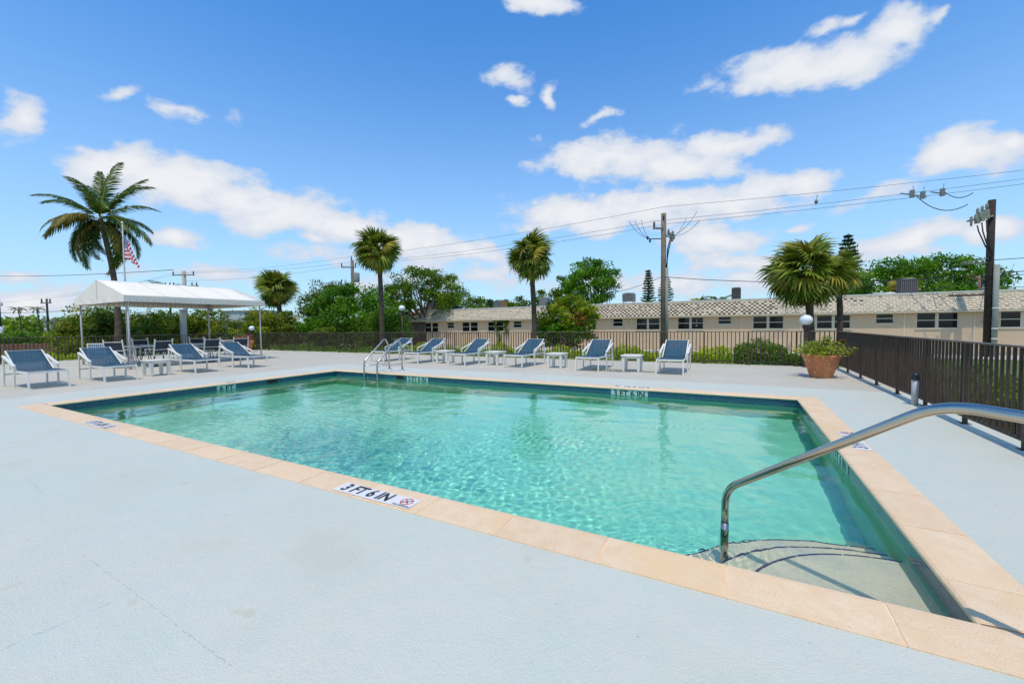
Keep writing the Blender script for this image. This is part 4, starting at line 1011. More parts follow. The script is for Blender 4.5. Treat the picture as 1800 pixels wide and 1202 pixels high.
def sabal(label, base, top, r, n, seed, tr=.15, yellow=.12, dead=6, group='cabbage palms beyond the fence'):
    rs = random.Random(seed); t_ = thing('cabbage_palm', label, 'palm tree', base, 0, group)
    b, c = Vector(base), Vector(top); d = c-b
    m = MB(); P = [(0,0,0)]; rr = [tr*1.25]
    for i in range(1, 11):
        u = i/10; P.append((d.x*u+.10*math.sin(PI*u), d.y*u, d.z*u)); rr.append(tr*(1+.05*math.sin(i*2.3)) if u < .9 else tr*1.1)
    m.tube(P, rr, 12); m.build('trunk', palm_bark, t_)
    for i in range(n):
        u = (i+.5)/n; el = R(82 - 152*u**.72); az = i*2.39996 + rs.uniform(-.3, .3)
        k = 'y' if rs.random() < yellow else 'g'; me = rs.choice(FAN[k])
        o = link('frond', me, t_, d); o.rotation_mode = 'XYZ'; s_ = r*rs.uniform(.82, 1.08)
        o.rotation_euler = (rs.uniform(-1.1, 1.1), -el, az); o.scale = (s_, s_, s_)
    for i in range(18):
        o = link('frond', rs.choice(FAN['g' if i % 5 else 'y']), t_, d); s_ = r*rs.uniform(.45, .78); o.rotation_euler = (rs.uniform(-1.3, 1.3), -R(rs.uniform(-70, 85)), rs.uniform(0, 6.28)); o.scale = (s_,)*3
    for i in range(dead):
        o = link('frond', rs.choice(FAN['d']), t_, d - Vector((0, 0, .12*r))); s_ = r*rs.uniform(.6, .85); o.rotation_euler = (rs.uniform(-.6, .6), R(rs.uniform(48, 80)), rs.uniform(0, 6.28)); o.scale = (s_, s_, s_)
        o['label'] = 'brown dead frond'
    return t_
sabal('tall cabbage palm with yellowish top, left of the low building', (-20.35,19.7,GZ), (-20.58,19.82,6.35), 1.9, 40, 2, .155, .30, 26)
sabal('cabbage palm with a neat dark green head in front of the low building', (-10.7,22.6,GZ), (-10.97,22.7,5.5), 1.9, 42, 3, .15, .10, 16)
sabal('shorter leaning cabbage palm just right of the canopy', (-31.6,20.3,GZ), (-32.32,20.2,4.45), 1.95, 38, 4, .17, .12, 14)
sabal('broadest cabbage palm, behind the globe lamp by the right corner', (2.80,21.35,GZ), (2.55,21.4,3.45), 1.92, 48, 5, .135, .22, 30)
sabal('slimmer cabbage palm trunk merging with the broad one on its right', (4.03,23.2,GZ), (3.98,23.3,3.5), 1.35, 28, 6, .115, .25, 16)
sabal('fan palm bush at the left end below the canopy post', (-35.6,9.6,GZ), (-35.6,9.6,.95), 1.5, 40, 8, .14, .25, 3, 'low fan palms')
sabal('distant fan palm whose top shows over the roof right of the middle pole', (-2.9,41.5,GZ), (-2.9,41.5,2.9), 1.35, 36, 9, .15, .05, 2, 'low fan palms')
sabal('yellowing fan palm top behind the large dark rooftop condenser', (10.6,39.5,GZ), (10.6,39.5,3.6), 1.25, 30, 10, .15, .75, 3, 'low fan palms')

# pinnate palms (coconut and smaller)
def pinnate_mesh(seed, mat, L, curve, nl=44, lw=.020, ll=.62, hang=.9):
    rs = np.random.RandomState(seed); V = []; F = []; T = []
    def pt(s_):
        a = R(8) - curve*s_**1.5; return s_
    P = [np.zeros(3)]; ang = 0.; n = 24
    for i in range(n):
        ang = -curve*((i+1)/n)**1.4; P.append(P[-1]+np.array([math.cos(ang), 0, math.sin(ang)])*L/n)
    for i in range(n):
        w_ = .03*(1-.85*i/n); n0 = len(V); a, b_ = P[i], P[i+1]
        V.extend([a+[0,w_,.0], a+[0,-w_,0], b_+[0,-w_*.93,0], b_+[0,w_*.93,0]]); F.append((n0,n0+1,n0+2,n0+3)); T.extend([.95]*4)
    for i in range(nl):
        u = .14+.86*i/(nl-1); k = min(n-1, int(u*n)); base = P[k]+(P[k+1]-P[k])*(u*n-k) if u < 1 else P[-1]; dv = P[min(n, k+1)]-P[k]; dv = dv/np.linalg.norm(dv)
        for s_ in (-1, 1):
            ln = ll*(math.sin(PI*min(1, u*.80+.14))**.6)*rs.uniform(.85, 1.1)
            out = dv*(.45+.5*u) + np.array([0, s_*rs.uniform(.75, .95), 0]) + np.array([0, 0, rs.uniform(-.25, .25)]); out /= np.linalg.norm(out)
            q0 = base; h_ = hang*rs.uniform(.7, 1.2); q1 = base+out*ln*.5+np.array([0,0,-.12*h_*ln]); q2 = base+out*ln*.82+np.array([0,0,-.62*h_*ln])
            sd = dv*lw; n0 = len(V); tn = np.clip(rs.normal(.42, .2), 0, 1)
            V.extend([q0-sd*.7, q0+sd*.7, q1+sd, q1-sd, q2+sd*.15, q2-sd*.15]); T.extend([tn]*6); F.append((n0,n0+1,n0+2,n0+3)); F.append((n0+3,n0+2,n0+4,n0+5))
    return mesh_only('frond', np.array(V), np.array(F), mat, np.array(T))
def pinnate_palm(name, label, base, top, specs, meshes, tr, seed, lean=.25, cat='palm tree', group=None):
    rs = random.Random(seed); t_ = thing(name, label, cat, base, 0, group); d = Vector(top)-Vector(base)
    m = MB(); P = []; rr = []
    for i in range(15):
        u = i/14; P.append((d.x*u**1.3, d.y*u + lean*math.sin(PI*u), d.z*u)); rr.append(tr*(1.35-.5*min(1, u*3))*(1-.25*u)*(1+.03*(i % 2)))
    m.tube(P, rr, 12); m.build('trunk', palm_bark, t_)
    for (az, el, sc, k) in specs:
        o = link('frond', meshes[k], t_, d); o.rotation_euler = (rs.uniform(-.25, .25), -R(el), R(az)); o.scale = (sc,)*3
    return t_
CM = [pinnate_mesh(21, L_coco, 3.3, 1.25, 62, .032, .58), pinnate_mesh(22, L_coco, 3.3, 1.75, 62, .032, .58), pinnate_mesh(23, L_coco, 3.3, .55, 62, .032, .58), pinnate_mesh(24, L_coco_y, 3.2, 1.5, 62, .032, .56), pinnate_mesh(25, L_coco, 3.1, 2.2, 62, .030, .52)]
AZR = -28.4     # bearing of the photo's right-hand direction seen from the pool, in degrees about +z is +28.4
br_ = 28.4
coco_specs = [(br_+185,26,.86,0),(br_+174,6,.84,1),(br_+190,-16,.86,1),(br_+165,-38,.84,4),(br_+150,60,.92,2),(br_+100,84,1.10,2),(br_+60,68,.98,2),(br_+15,46,.84,0),(br_-2,20,.86,1),(br_+8,-8,.86,1),(br_-8,-32,.88,1),
              (br_-85,16,.8,3),(br_-125,14,.8,3),(br_+75,28,.8,0),(br_+115,34,.8,0),(br_-50,48,.8,1),(br_-140,52,.82,0),(br_+200,48,.84,0),
              (br_+125,76,1.0,2),(br_+30,74,.95,0),(br_+182,-50,.8,4),(br_+160,10,.8,1),(br_+2,-20,.86,1),(br_-28,12,.8,0),(br_+212,10,.82,3),(br_-70,66,.85,0),(br_+172,-28,.92,1),(br_+5,-42,.98,1),(br_+180,12,.9,0),(br_-2,4,.9,0),(br_-20,-12,.8,3),(br_+205,-30,.8,3)]
coco = pinnate_palm('coconut_palm', 'tall coconut palm with drooping fronds behind the canopy at the left', (-28.3,9.1,GZ), (-29.15,8.98,7.05), coco_specs, CM, .17, 31)
m = MB()
for i in range(7): a = i*.9; m.lathe([(.001,.12),(.085,.07),(.10,0),(.08,-.08),(.001,-.12)], 10, (-.80+.28*math.cos(a), -.1+.28*math.sin(a), 7.38+.1*math.sin(i*2)))
m.build('coconuts', L_coco_y, coco)
small_specs = [(i*47+10, 58-9*(i % 6), .6, i % 2) for i in range(14)]
AM = [pinnate_mesh(41, L_coco_y, 3.0, 1.5, 36, .022, .55, .6), pinnate_mesh(42, leafmat('fresh palm fronds', (.04,.08,.012), (.09,.17,.02), (.22,.28,.03)), 3.0, 1.3, 36, .022, .5, .5)]
def areca(label, base, z, sc, seed, n=14, group='feathery palms along the left boundary'):
    rs = random.Random(seed); sp = [(rs.uniform(0, 360), rs.uniform(20, 78), sc*rs.uniform(.75, 1.1), rs.choice((0, 1, 1))) for i in range(n)]
    return pinnate_palm('feather_palm', label, base, (base[0], base[1], z), sp, AM, .09, seed, 0., group=group)
areca('feathery palm top rising above the canopy roof', (-35.2,14.3,GZ), 3.1, .85, 51, 16)
areca('bright green feathery palm under the canopy, left part', (-30.5,10.9,GZ), .4, .75, 52)
areca('feathery palm directly behind the canopy middle', (-31.5,12.6,GZ), .5, .72, 53)
areca('orange tinged feathery palm left of the concrete pillar', (-31.8,13.9,GZ), .7, .70, 54)
areca('low feathery palm right of the concrete pillar', (-31.4,15.6,GZ), .2, .62, 55)
areca('feathery palm near the far left corner of the fence', (-30.2,16.8,GZ), .0, .52, 56, 16)
areca('half hidden palm under the leaning cabbage palm', (-34.3,19.9,GZ), 2.4, .45, 57)
far_specs = [(i*51, 45-14*(i % 4), .40, i % 2) for i in range(13)]
pinnate_palm('distant_palm', 'left one of two distant palms over the far left hedge', (-106.9,21.9,GZ), (-106.9,21.9,5.0), far_specs, CM, .11, 61, group='distant palms at the far left')
pinnate_palm('distant_palm', 'right one of two distant palms, in front of the pale far wall', (-104.1,23.4,GZ), (-104.1,23.4,5.0), far_specs[::-1], CM, .13, 62, group='distant palms at the far left')
pinnate_palm('distant_palm', 'feathery palm tips beside the upright dark rooftop condenser', (-1.35,40.5,GZ), (-1.35,40.5,3.1), [(i*49, 50-11*(i % 5), .55, i % 2) for i in range(12)], CM, .15, 63, group='palm tips over the low roof')
pinnate_palm('distant_palm', 'small palm tips left of the broadest cabbage palm', (1.6,40.0,GZ), (1.6,40.0,2.6), [(i*53, 50-11*(i % 5), .45, i % 2) for i in range(12)], CM, .15, 64, group='palm tips over the low roof')

# broadleaf trees
tree('broadleaf_tree', 'dense dark green tree filling the view left of the tall palm', (-27.2,23.4,GZ), (-27.2,23.4,1.75), (4.3,2.8,2.95), 150, 160, .21, L_ficus, 101, .25, clump=.27)
tree('broadleaf_tree', 'yellow green bushy tree at the foot of the tall palm', (-22.6,22.2,GZ), (-22.6,22.2,.75), (2.7,1.5,1.9), 80, 130, .17, L_tree, 102, .18, clump=.28)
tree('broadleaf_tree', 'olive tree behind the leaning cabbage palm', (-31.6,24.6,GZ), (-31.6,24.6,3.3), (3.0,2.2,2.1), 64, 110, .19, L_olive, 103, .2, clump=.30)
tree('broadleaf_tree', 'tall airy tree behind the tall palm with sky showing through', (-26.7,31.5,GZ), (-26.7,31.5,4.3), (4.2,3.4,2.6), 100, 130, .24, L_tree, 104, .28, limbs=22, clump=.24, shell=.6)
tree('broadleaf_tree', 'low spreading tree behind the left end of the low building', (-28.6,40.5,GZ), (-28.6,40.5,2.9), (6.2,3.2,2.1), 90, 100, .26, L_tree, 105, .28, clump=.2)
tree('broadleaf_tree', 'large round tree rising over the middle of the low building', (-14.9,46.5,GZ), (-14.9,46.5,5.4), (3.7,3.4,3.4), 95, 130, .29, L_ficus, 106, .3, limbs=18, clump=.26)
tree('broadleaf_tree', 'lower left shoulder tree beside the large round tree', (-18.9,44.5,GZ), (-18.9,44.5,3.5), (2.4,2.4,2.2), 46, 110, .27, L_tree, 107, .25, clump=.3)
tree('broadleaf_tree', 'small bushy tree over the roof between the two palms', (-23.2,43.5,GZ), (-23.2,43.5,2.9), (2.4,2.2,1.6), 38, 110, .25, L_tree, 108, .25, clump=.3)
tree('mango_tree', 'bright yellow green mango tree with orange tips in front of the low building', (-9.2,24.4,GZ), (-9.2,24.4,1.45), (1.95,1.5,1.55), 60, 120, .20, L_mango, 109, .14, clump=.30, limbs=12,
     extra=[((-8.15,23.7,1.6), (.6,.35,.5), 9, 22, L_orange), ((-9.9,23.8,2.4), (.5,.4,.35), 5, 18, L_orange), ((-9.6,24.0,.55), (1.8,1.2,.9), 26, 110, L_ficus)])
tree('spreading_tree', 'wide flat topped tree over the right half of the roof', (12.6,45.5,GZ), (12.6,45.5,3.7), (5.4,3.6,2.6), 120, 130, .27, L_ficus, 110, .3, limbs=20, clump=.22)
tree('shrub', 'olive bush under the two distant norfolk pines', (-8.6,46.0,GZ), (-8.6,46.0,2.7), (2.0,1.5,1.0), 26, 90, .2, L_olive, 111, .15, clump=.32)
BUSH = [('golden shrub left of the canopy', (-33.2,9.4), .75, 1.25, L_croton, 201), ('green bush behind the left canopy post', (-35.8,11.2), 1.5, 1.9, L_tree, 202), ('mixed shrub behind the coconut trunk', (-31.8,9.9), .5, 1.2, L_olive, 203),
        ('yellow green croton under the canopy left part', (-30.9,12.0), .45, 1.2, L_croton, 204), ('tall dark bush behind the canopy', (-34.8,13.3), 1.2, 1.9, L_olive, 205), ('golden croton under the canopy middle', (-31.6,14.3), .6, 1.2, L_croton, 206),
        ('dark green bush right of the concrete pillar', (-34.2,16.6), .95, 1.8, L_olive, 207), ('light green shrub below the right canopy edge', (-28.9,16.2), .15, .95, L_mango, 208), ('orange tinged shrub left of the right canopy post', (-31.6,18.2), .7, 1.35, L_croton, 209),
        ('green shrub between the canopy and the leaning palm', (-33.6,20.2), .9, 1.6, L_tree, 210), ('orange brown shrub at the foot of the leaning palm', (-30.3,19.6), .55, 1.2, L_croton, 211), ('deep green shrub in front of the dense tree', (-28.3,20.6), .35, 1.25, L_ficus, 212),
        ('low mixed shrub by the far fence left of the ladder', (-24.2,18.2), -.1, .75, L_olive, 213)]
for lb, (x, y), zc, r_, mt, sd in BUSH:
    zc = min(zc+.45, 1.0); r_ *= 1.12
    tree('shrub', lb, (x,y,GZ), (x,y,zc), (r_*1.25,r_,max(.5, zc+.75)), int(30*r_+12), 95, .17, mt, sd, .07, 'shrubs beyond the left part of the fence', 5, 'shrub', clump=.34, shell=.4)
def leaf_box(name, label, x0, x1, y0, y1, z0, z1f, n, leaf, mat, seed, cat='hedge', kind=None, tintf=None):
    rs = np.random.RandomState(seed); X = rs.uniform(x0, x1, n); Y = rs.uniform(y0, y1, n); top = z1f(X, Y)
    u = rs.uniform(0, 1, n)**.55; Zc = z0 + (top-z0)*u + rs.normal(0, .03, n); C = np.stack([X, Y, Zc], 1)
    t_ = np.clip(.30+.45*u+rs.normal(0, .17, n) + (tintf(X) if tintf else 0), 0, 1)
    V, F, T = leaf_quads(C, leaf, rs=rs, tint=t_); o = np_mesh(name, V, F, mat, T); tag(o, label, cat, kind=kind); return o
hz = lambda X, Y: .36 + .13*np.sin(X*1.9)*np.sin(X*.7+1) + .10*np.sin(X*4.3+Y*3) + .05*np.sin(X*11)
leaf_box('hedge', 'clipped lime green hedge outside the far fence, left stretch below the windows', -15.4, -4.2, 15.35, 16.3, GZ, hz, 15000, .085, L_hedge, 301)
leaf_box('hedge', 'lime green hedge outside the far fence, either side of the right end lounger', -4.1, -.1, 15.3, 16.35, GZ, lambda X, Y: hz(X, Y)+.10*np.exp(-((X+.6)/.8)**2), 8500, .085, L_hedge, 302)
leaf_box('hedge', 'darker rounded hedge outside the far fence left of the globe lamp', -.05, 2.6, 15.3, 16.4, GZ, lambda X, Y: hz(X, Y)*.7+.34*np.exp(-((X-.55)/.75)**2)+.05, 7500, .085, L_hedge2, 303)
leaf_box('hedge', 'green hedge glimpsed through the right fence', 3.3, 4.5, 5.2, 15.0, GZ, lambda X, Y: .28+.12*np.sin(Y*2.3)+.07*np.sin(Y*6+X*3), 15000, .09, L_hedge2, 304)
leaf_box('ground_shrubs', 'yellow green undergrowth outside the left fence', -34.5, -26.6, 1., 9., GZ, lambda X, Y: -.05+.25*np.sin(X*1.3+1)*np.sin(Y*1.1)+.10*np.sin(Y*5), 26000, .12, L_hedge, 305, 'undergrowth', 'stuff')
leaf_box('undergrowth', 'shaded undergrowth outside the far fence at the left', -26.5, -15.8, 15.4, 18.2, GZ, lambda X, Y: .02+.3*np.sin(X*1.1)*np.sin(X*.43+2)+.08*np.sin(X*6), 14000, .11, L_ficus, 306, 'undergrowth', 'stuff')
leaf_box('hedge', 'long bright green mound of bushes beyond the left lawn', -60., -44., 8., 13., GZ, lambda X, Y: 1.0+.25*np.sin(X*.8)+.1*np.sin(Y*3), 9000, .3, L_hedge2, 307)
leaf_box('distant_hedge', 'far dark hedge on the left horizon', -112., -106., 13., 19.5, GZ, lambda X, Y: 3.0+.6*np.sin(X*.7+Y*.5)+.4*np.sin(Y*1.7), 9000, .7, L_ficus, 308)
leaf_box('distant_trees', 'low belt of trees along the horizon', -160., 90., 118., 128., GZ, lambda X, Y: 3.4+1.0*np.sin(X*.21)+.8*np.sin(X*.57+1), 16000, 1.5, L_tree, 309, 'tree belt', 'stuff')
leaf_box('distant_trees', 'low belt of trees along the left horizon', -190., -150., -40., 118., GZ, lambda X, Y: 3.6+1.0*np.sin(Y*.21)+.8*np.sin(Y*.57+1), 12000, 1.6, L_tree, 310, 'tree belt', 'stuff')
# lawn sheets
m = MB(); m.box(-60, -26.3, -12, 30, GZ-.02, GZ+.01); tag(m.build('lawn', grass_m), kind='structure')
m = MB(); m.box(-26.3, 30, 15.1, 30.95, GZ-.02, GZ+.012); tag(m.build('side_lawn', grass_m), kind='structure')
m = MB(); m.box(-28, 24, 27.6, 30.9, GZ+.0125, GZ+.03); tag(m.build('bounce_strip', mk('pale walkway', (.52,.48,.40), .8, var=(1, .5, (.44,.40,.33)))), kind='structure')  # unseen pale strip, added to bounce warm light onto the building wall
# vine and potted plants
def twig_plant(name, label, base, rad, n, leaf, mat, seed, zc, cat='potted plant', extra=None, tall=None):
    rs = np.random.RandomState(seed); t_ = thing(name, label, cat, base)
    m = MB(); C = []; D_ = []
    for i in range(n):
        a = rs.uniform(0, 6.28); r_ = rad[0]*rs.uniform(.3, 1.); h = rad[1]*rs.uniform(.3, 1.)*(1.1-.4*r_/rad[0])
        if tall and i < 5: a = tall; r_ = .2*rad[0]*rs.uniform(.6, 1.6); h = rad[1]*rs.uniform(1.0, 1.25)
        q0, q2 = np.array([rs.normal(0, .06), rs.normal(0, .06), 0]), np.array([r_*math.cos(a), r_*math.sin(a), h]); q1 = (q0+q2)/2 + np.array([0, 0, .35*h])
        m.tube([tuple(q0), tuple(q1), tuple(q2)], [.008, .005, .002], 4)
        for k in range(26):
            u = rs.uniform(.25, 1.05); p = (1-u)**2*q0+2*u*(1-u)*q1+u*u*q2 + rs.normal(0, .035, 3); C.append(p)
    C = np.array(C); V, F, T = leaf_quads(C, leaf, rs=rs, asp=.6); np_mesh('foliage', V, F, mat, T, t_); m.build('stems', bark, t_)
    return t_
pl1 = twig_plant('potted_shrub', 'sprawling yellow green shrub growing in the large terracotta pot', (1.80,12.12,.48), (.62,.42), 84, .065, L_boug, 401, 0, tall=.6)
V, F, T, _ = crown((.44,.12,.36), (.16,.12,.06), 6, 40, .045, np.random.RandomState(9)); np_mesh('new_leaves', V, F, L_orange, T, pl1)
twig_plant('potted_shrub', 'dry reddish plant in the far left terracotta pot', (-24.7,13.55,.55), (.55,.50), 34, .06, L_bract, 402, 0)
rs = np.random.RandomState(77); C = []
for i in range(900):
    u = rs.uniform(0, 1); k = rs.randint(3)
    x, z = ((-18.2+.25*math.sin(u*5), GZ+u*2.4), (-18.1+u*1.0, 1.65+.12*math.sin(u*7)), (-17.3+.15*math.sin(u*9), 1.7-u*1.1))[k]; C.append((x+rs.normal(0, .09), YB-.10+rs.normal(0, .04), z+rs.normal(0, .05)))
V, F, T = leaf_quads(np.array(C), .13, rs=rs); tag(np_mesh('climbing_vine', V, F, L_tree, T), 'green vine climbing the cream wall beside a window', 'vine')

# norfolk pines
def norfolk(label, base, h, r, seed):
    rs = np.random.RandomState(seed); t_ = thing('norfolk_pine', label, 'pine tree', base, 0, 'norfolk pines beyond the low roof'); C = []; T = []; D_ = []
    m = MB(); m.tube([(0,0,0),(0,0,h*.5),(0,0,h)], [.16,.10,.02], 8)
    tiers = int(h/.36)
    for i in range(2, tiers):
        z = h*i/tiers; rr_ = r*(1-(i/tiers))**.7*rs.uniform(.85, 1.1)+.12
        for k in range(6):
            a = k*PI/3 + i*.5 + rs.normal(0, .1); tip = np.array([rr_*math.cos(a), rr_*math.sin(a), z+.16*rr_]); s0 = np.array([0, 0, z])
            m.tube([tuple(s0), tuple(tip)], [.03, .008], 4)
            for u in np.linspace(.12, 1, 20):
                for s_ in (-1, 1): C.append(s0+(tip-s0)*u + np.array([rs.normal(0, .05)-math.sin(a)*s_*.1*rr_, rs.normal(0, .05)+math.cos(a)*s_*.1*rr_, rs.normal(0, .03)]))
    m.build('trunk', bark, t_); V, F, T = leaf_quads(np.array(C), .30, rs=rs, asp=.42); np_mesh('crown', V, F, L_pine, T, t_)
norfolk('norfolk pine standing behind the broadest cabbage palm', (9.5,51.0,GZ), 10.4, 2.1, 1)
norfolk('slim distant norfolk pine just left of the middle utility pole', (-11.2,62.5,GZ), 9.8, 1.5, 2)
norfolk('slim distant norfolk pine half hidden by the middle utility pole', (-9.0,63.7,GZ), 9.2, 1.9, 3)
norfolk('dark pine tip above the rusty rooftop condenser', (-23.5,38.5,GZ), 4.9, 1.1, 4)
bt = thing('bare_tree', 'leafless grey branches beside the left utility pole', 'tree', (-29.8,30.0,GZ)); m = MB(); r3 = random.Random(3)
m.tube([(0,0,0),(0,0,4.2)], [.12,.07], 6)
for i in range(16):
    p = Vector((0,0,r3.uniform(3.2, 4.4))); q_ = p+Vector((r3.uniform(-1.4,1.0), r3.uniform(-.8,.8), r3.uniform(.9,2.6))); m.tube([p, (p+q_)/2+Vector((0,0,.15)), q_], [.045,.028,.01], 5)
    for k in range(3): s0 = p+(q_-p)*r3.uniform(.5, .95); m.tube([s0, s0+Vector((r3.uniform(-.5,.5), r3.uniform(-.4,.4), r3.uniform(.2,.8)))], [.016,.005], 4)
m.build('branches', mk('bare bark', (.30,.27,.24), .9), bt)

# ------------------------------------------------------------------ utility poles and wires
ACR = Vector((math.cos(R(28.4)), math.sin(R(28.4)), 0))      # street direction across the view
def pole(label, loc, h, r0, r1, mat, arms=(), extras=None):
    t_ = thing('utility_pole', label, 'utility pole', loc)
    m = MB(); m.tube([(0,0,0),(0,0,h*.5),(0,0,h)], [r0,(r0+r1)/2,r1], 12); m.build('pole', mat, t_)
    for (z, a, b_, ins) in arms:
        m = MB(); m.bar(Vector((0,-r1*.8,z))+ACR*a, Vector((0,-r1*.8,z))+ACR*b_, .09, .11); p = m.build('crossarm', hardware, t_)
        for q_ in ins:
            m = MB(); c = ACR*q_; m.lathe([(.03,.05),(.06,.09),(.045,.13),(.07,.17),(.05,.22),(.07,.27),(.045,.33),(.03,.42),(0,.43)], 10, (c.x, c.y-r1*.8, z)); m.build('insulator', insul, p)
    return t_
pc = pole('weathered wooden utility pole behind the fence, middle right of the view', (-3.85,26.4,GZ), 8.45, .165, .145, pole_wood, [(7.55,-.62,.0,[-.55]),(7.95,-.0,.12,[.02])])
m = MB(); m.tube([(.20,-.06,0),(.20,-.06,5.2)], .085, 12); m.build('conduit', conduit, pc)
m = MB(); m.tube([(.20,-.06,5.2),(.24,-.08,6.3),(.42,-.1,7.0)], .035, 8); m.tube([(.16,-.1,5.2),(.30,-.1,6.2),(.46,-.1,6.9)], .025, 8); m.build('riser_cable', wire_m, pc)
m = MB()
for i, (x, z) in enumerate(((.30,7.35),(.42,7.15),(.55,7.25),(.62,7.05),(.52,6.92))): m.lathe([(.0,-.16),(.06,-.15),(.07,-.05),(.05,0),(.08,.06),(.05,.1),(.03,.17),(0,.18)], 8, (x*.9,x*.45-.1,z)); m.bar((.1,0,7.1),(x*.9,x*.45-.1,z), .03, .03)
m.build('cutout_switch', hardware, pc)
m = MB(); m.bar((-.1,-.05,6.95), Vector((-.1,-.05,6.95))-ACR*.75, .05, .05); m.lathe([(0,-.12),(.06,-.08),(.05,0),(.07,.08),(0,.12)], 8, (-.72,-.38,6.85)); m.lathe([(0,-.12),(.06,-.08),(.05,0),(.07,.08),(0,.12)], 8, (-.85,-.44,7.02)); m.build('side_bracket', insul, pc)
pr = pole('dark tarred utility pole with grey conduit at the right edge', (11.05,29.4,GZ), 7.75, .155, .14, pole_dark)
m = MB(); m.tube([(.17,-.20,0),(.17,-.20,4.55)], .105, 14); m.build('conduit', conduit, pr)
m = MB()
for z in (.9, 1.4, 2.4): m.tube([(.17,-.20,z),(.17,-.20,z+.06)], .115, 14)
m.build('conduit_strap', white_plastic, pr)
m = MB()
for i in range(3):
    c = -ACR*(.32+.22*i); c = Vector((c.x, c.y-.15, 7.15-.11*i)); m.box(c.x-.085, c.x+.085, c.y-.08, c.y+.08, c.z-.34, c.z+.10); m.lathe([(.03,0),(.07,.06),(.05,.12),(.07,.18),(.03,.30),(0,.31)], 8, (c.x, c.y, c.z+.12))
    c = c - ACR*.35 + Vector((0,-.1,-.2)); m.lathe([(0,-.3),(.04,-.28),(.05,-.1),(.08,0),(.05,.08),(.07,.14),(0,.2)], 8, tuple(c))
m.bar((0,-.15,6.95), Vector((0,-.15,6.7))-ACR*1.25, .08, .08)
m.build('surge_arrester', mk('pale switchgear', (.30,.30,.24), .6, var=(8, .6, (.16,.16,.13))), pr)
m = MB()
for i in range(3):
    c = -ACR*(.32+.22*i); m.tube([Vector((c.x,c.y-.15,6.75-.13*i)), Vector((c.x*.95,c.y-.2,6.2)), Vector((c.x*.45,c.y*.45-.2,5.45)), Vector((.02,-.19,5.0))], .028, 8)
m.build('riser_cable', wire_m, pr)
m = MB(); m.bar((-.1,-.1,4.9), Vector((-.1,-.1,4.66))-ACR*1.35, .04, .05); m.bar((-.1,-.1,4.70), Vector((-.1,-.1,4.62))-ACR*1.2, .03, .03); m.build('bracket_arm', hardware, pr)
pm_ = pole('grey utility pole with transformer among the left trees', (-32.7,28.1,GZ), 8.35, .19, .15, pole_wood, [(7.65,-.95,.45,[-.92,.42]),(8.30,-.0,.1,[.05])])
m = MB(); m.lathe([(0,-.45),(.26,-.43),(.28,-.3),(.28,.42),(.24,.46),(0,.47)], 16, (.42,.12,6.65)); m.build('transformer', conduit, pm_)
m = MB(); P = [Vector((0,0,5.55))-ACR*x+Vector((0,0,z)) for x, z in ((0,-.6),(.5,-.1),(1.2,.35),(1.9,.42))]; m.tube(P, .035, 8); m.build('street_light_arm', conduit, pm_)
m = MB(); c = Vector((0,0,5.97))-ACR*2.1; m.lathe([(0,-.10),(.14,-.08),(.17,0),(.10,.09),(0,.10)], 14, tuple(c)); m.build('street_light', white_plastic, pm_)
pt_ = pole('grey utility pole with double crossarms rising behind the canopy', (-53.0,22.9,GZ), 8.2, .22, .18, pole_conc, [(7.75,-1.1,1.3,[-1.0,1.2]),(6.55,-2.0,1.7,[-1.9,-1.4,-1.0,1.0,1.5])])
pole('thin dark utility pole far off at the left', (-58.5,13.85,GZ), 4.95, .10, .075, pole_dark, [(4.55,-.5,.5,[-.4,.4])])
pole('dark utility pole at the very left edge of the photo', (-93.9,17.4,GZ), 6.8, .22, .2, pole_dark, [(5.6,-.9,.9,[.8])])
cp = thing('concrete_pillar', 'square white concrete pillar seen under the canopy roof', 'pillar', (-29.4,12.56,GZ)); m = MB(); m.box(-.14,.14,-.14,.14,0,3.0); o = m.build('shaft', pole_conc, cp); bevel(o, .03, 1); m = MB(); m.box(-.16,.16,-.16,.16,3.0,3.05); m.build('cap', pole_conc, cp)
def cat(a, b_, sag, n=24):
    a, b_ = Vector(a), Vector(b_); return [a.lerp(b_, i/n) - Vector((0,0,sag*4*(i/n)*(1-i/n))) for i in range(n+1)]
def wire(label, spans, r=.009, group='overhead lines'):
    m = MB(); P = []
    for a, b_, s_ in spans: q_ = cat(a, b_, s_); P += q_ if not P else q_[1:]
    m.tube(P, r, 4, cap=False); return tag(m.build('power_line', wire_m), label, 'power line', group)
C0 = Vector((-3.85,26.4,0)); M0 = Vector((-32.7,28.1,0)); Tn = Vector((-53,22.9,0)); E0 = Vector((26,37.2,0))
wire('topmost overhead line crossing from the right edge to the left pole', [(E0+Vector((0,0,10.35)), C0+Vector((0,0,8.30)), .25), (C0+Vector((0,0,8.30)), M0+Vector((0,0,8.15)), .28), (M0+Vector((0,0,8.15)), Tn+ACR*1.2+Vector((0,0,7.6)), .3), (Tn+ACR*1.2+Vector((0,0,7.6)), (-93.9,17.4,5.4), .3)])
wire('second overhead line just below the topmost one', [(E0+Vector((.8,-.6,10.1)), C0-ACR*.55+Vector((0,0,7.45)), .3), (C0-ACR*.55+Vector((0,0,7.45)), M0-ACR*.92+Vector((0,0,7.5)), .33), (M0-ACR*.92+Vector((0,0,7.5)), Tn-ACR*1.+Vector((0,0,7.5)), .3), (Tn-ACR*1.+Vector((0,0,7.5)), (-58.5,13.85,4.4), .3)])
wire('third overhead line, lowest of the upper three', [(E0+Vector((1.4,-1,9.75)), C0+ACR*.3+Vector((0,0,7.3)), .3), (C0+ACR*.3+Vector((0,0,7.3)), M0+ACR*.42+Vector((0,0,7.45)), .36), (M0+ACR*.42+Vector((0,0,7.45)), Tn+Vector((0,0,6.6)), .4)])
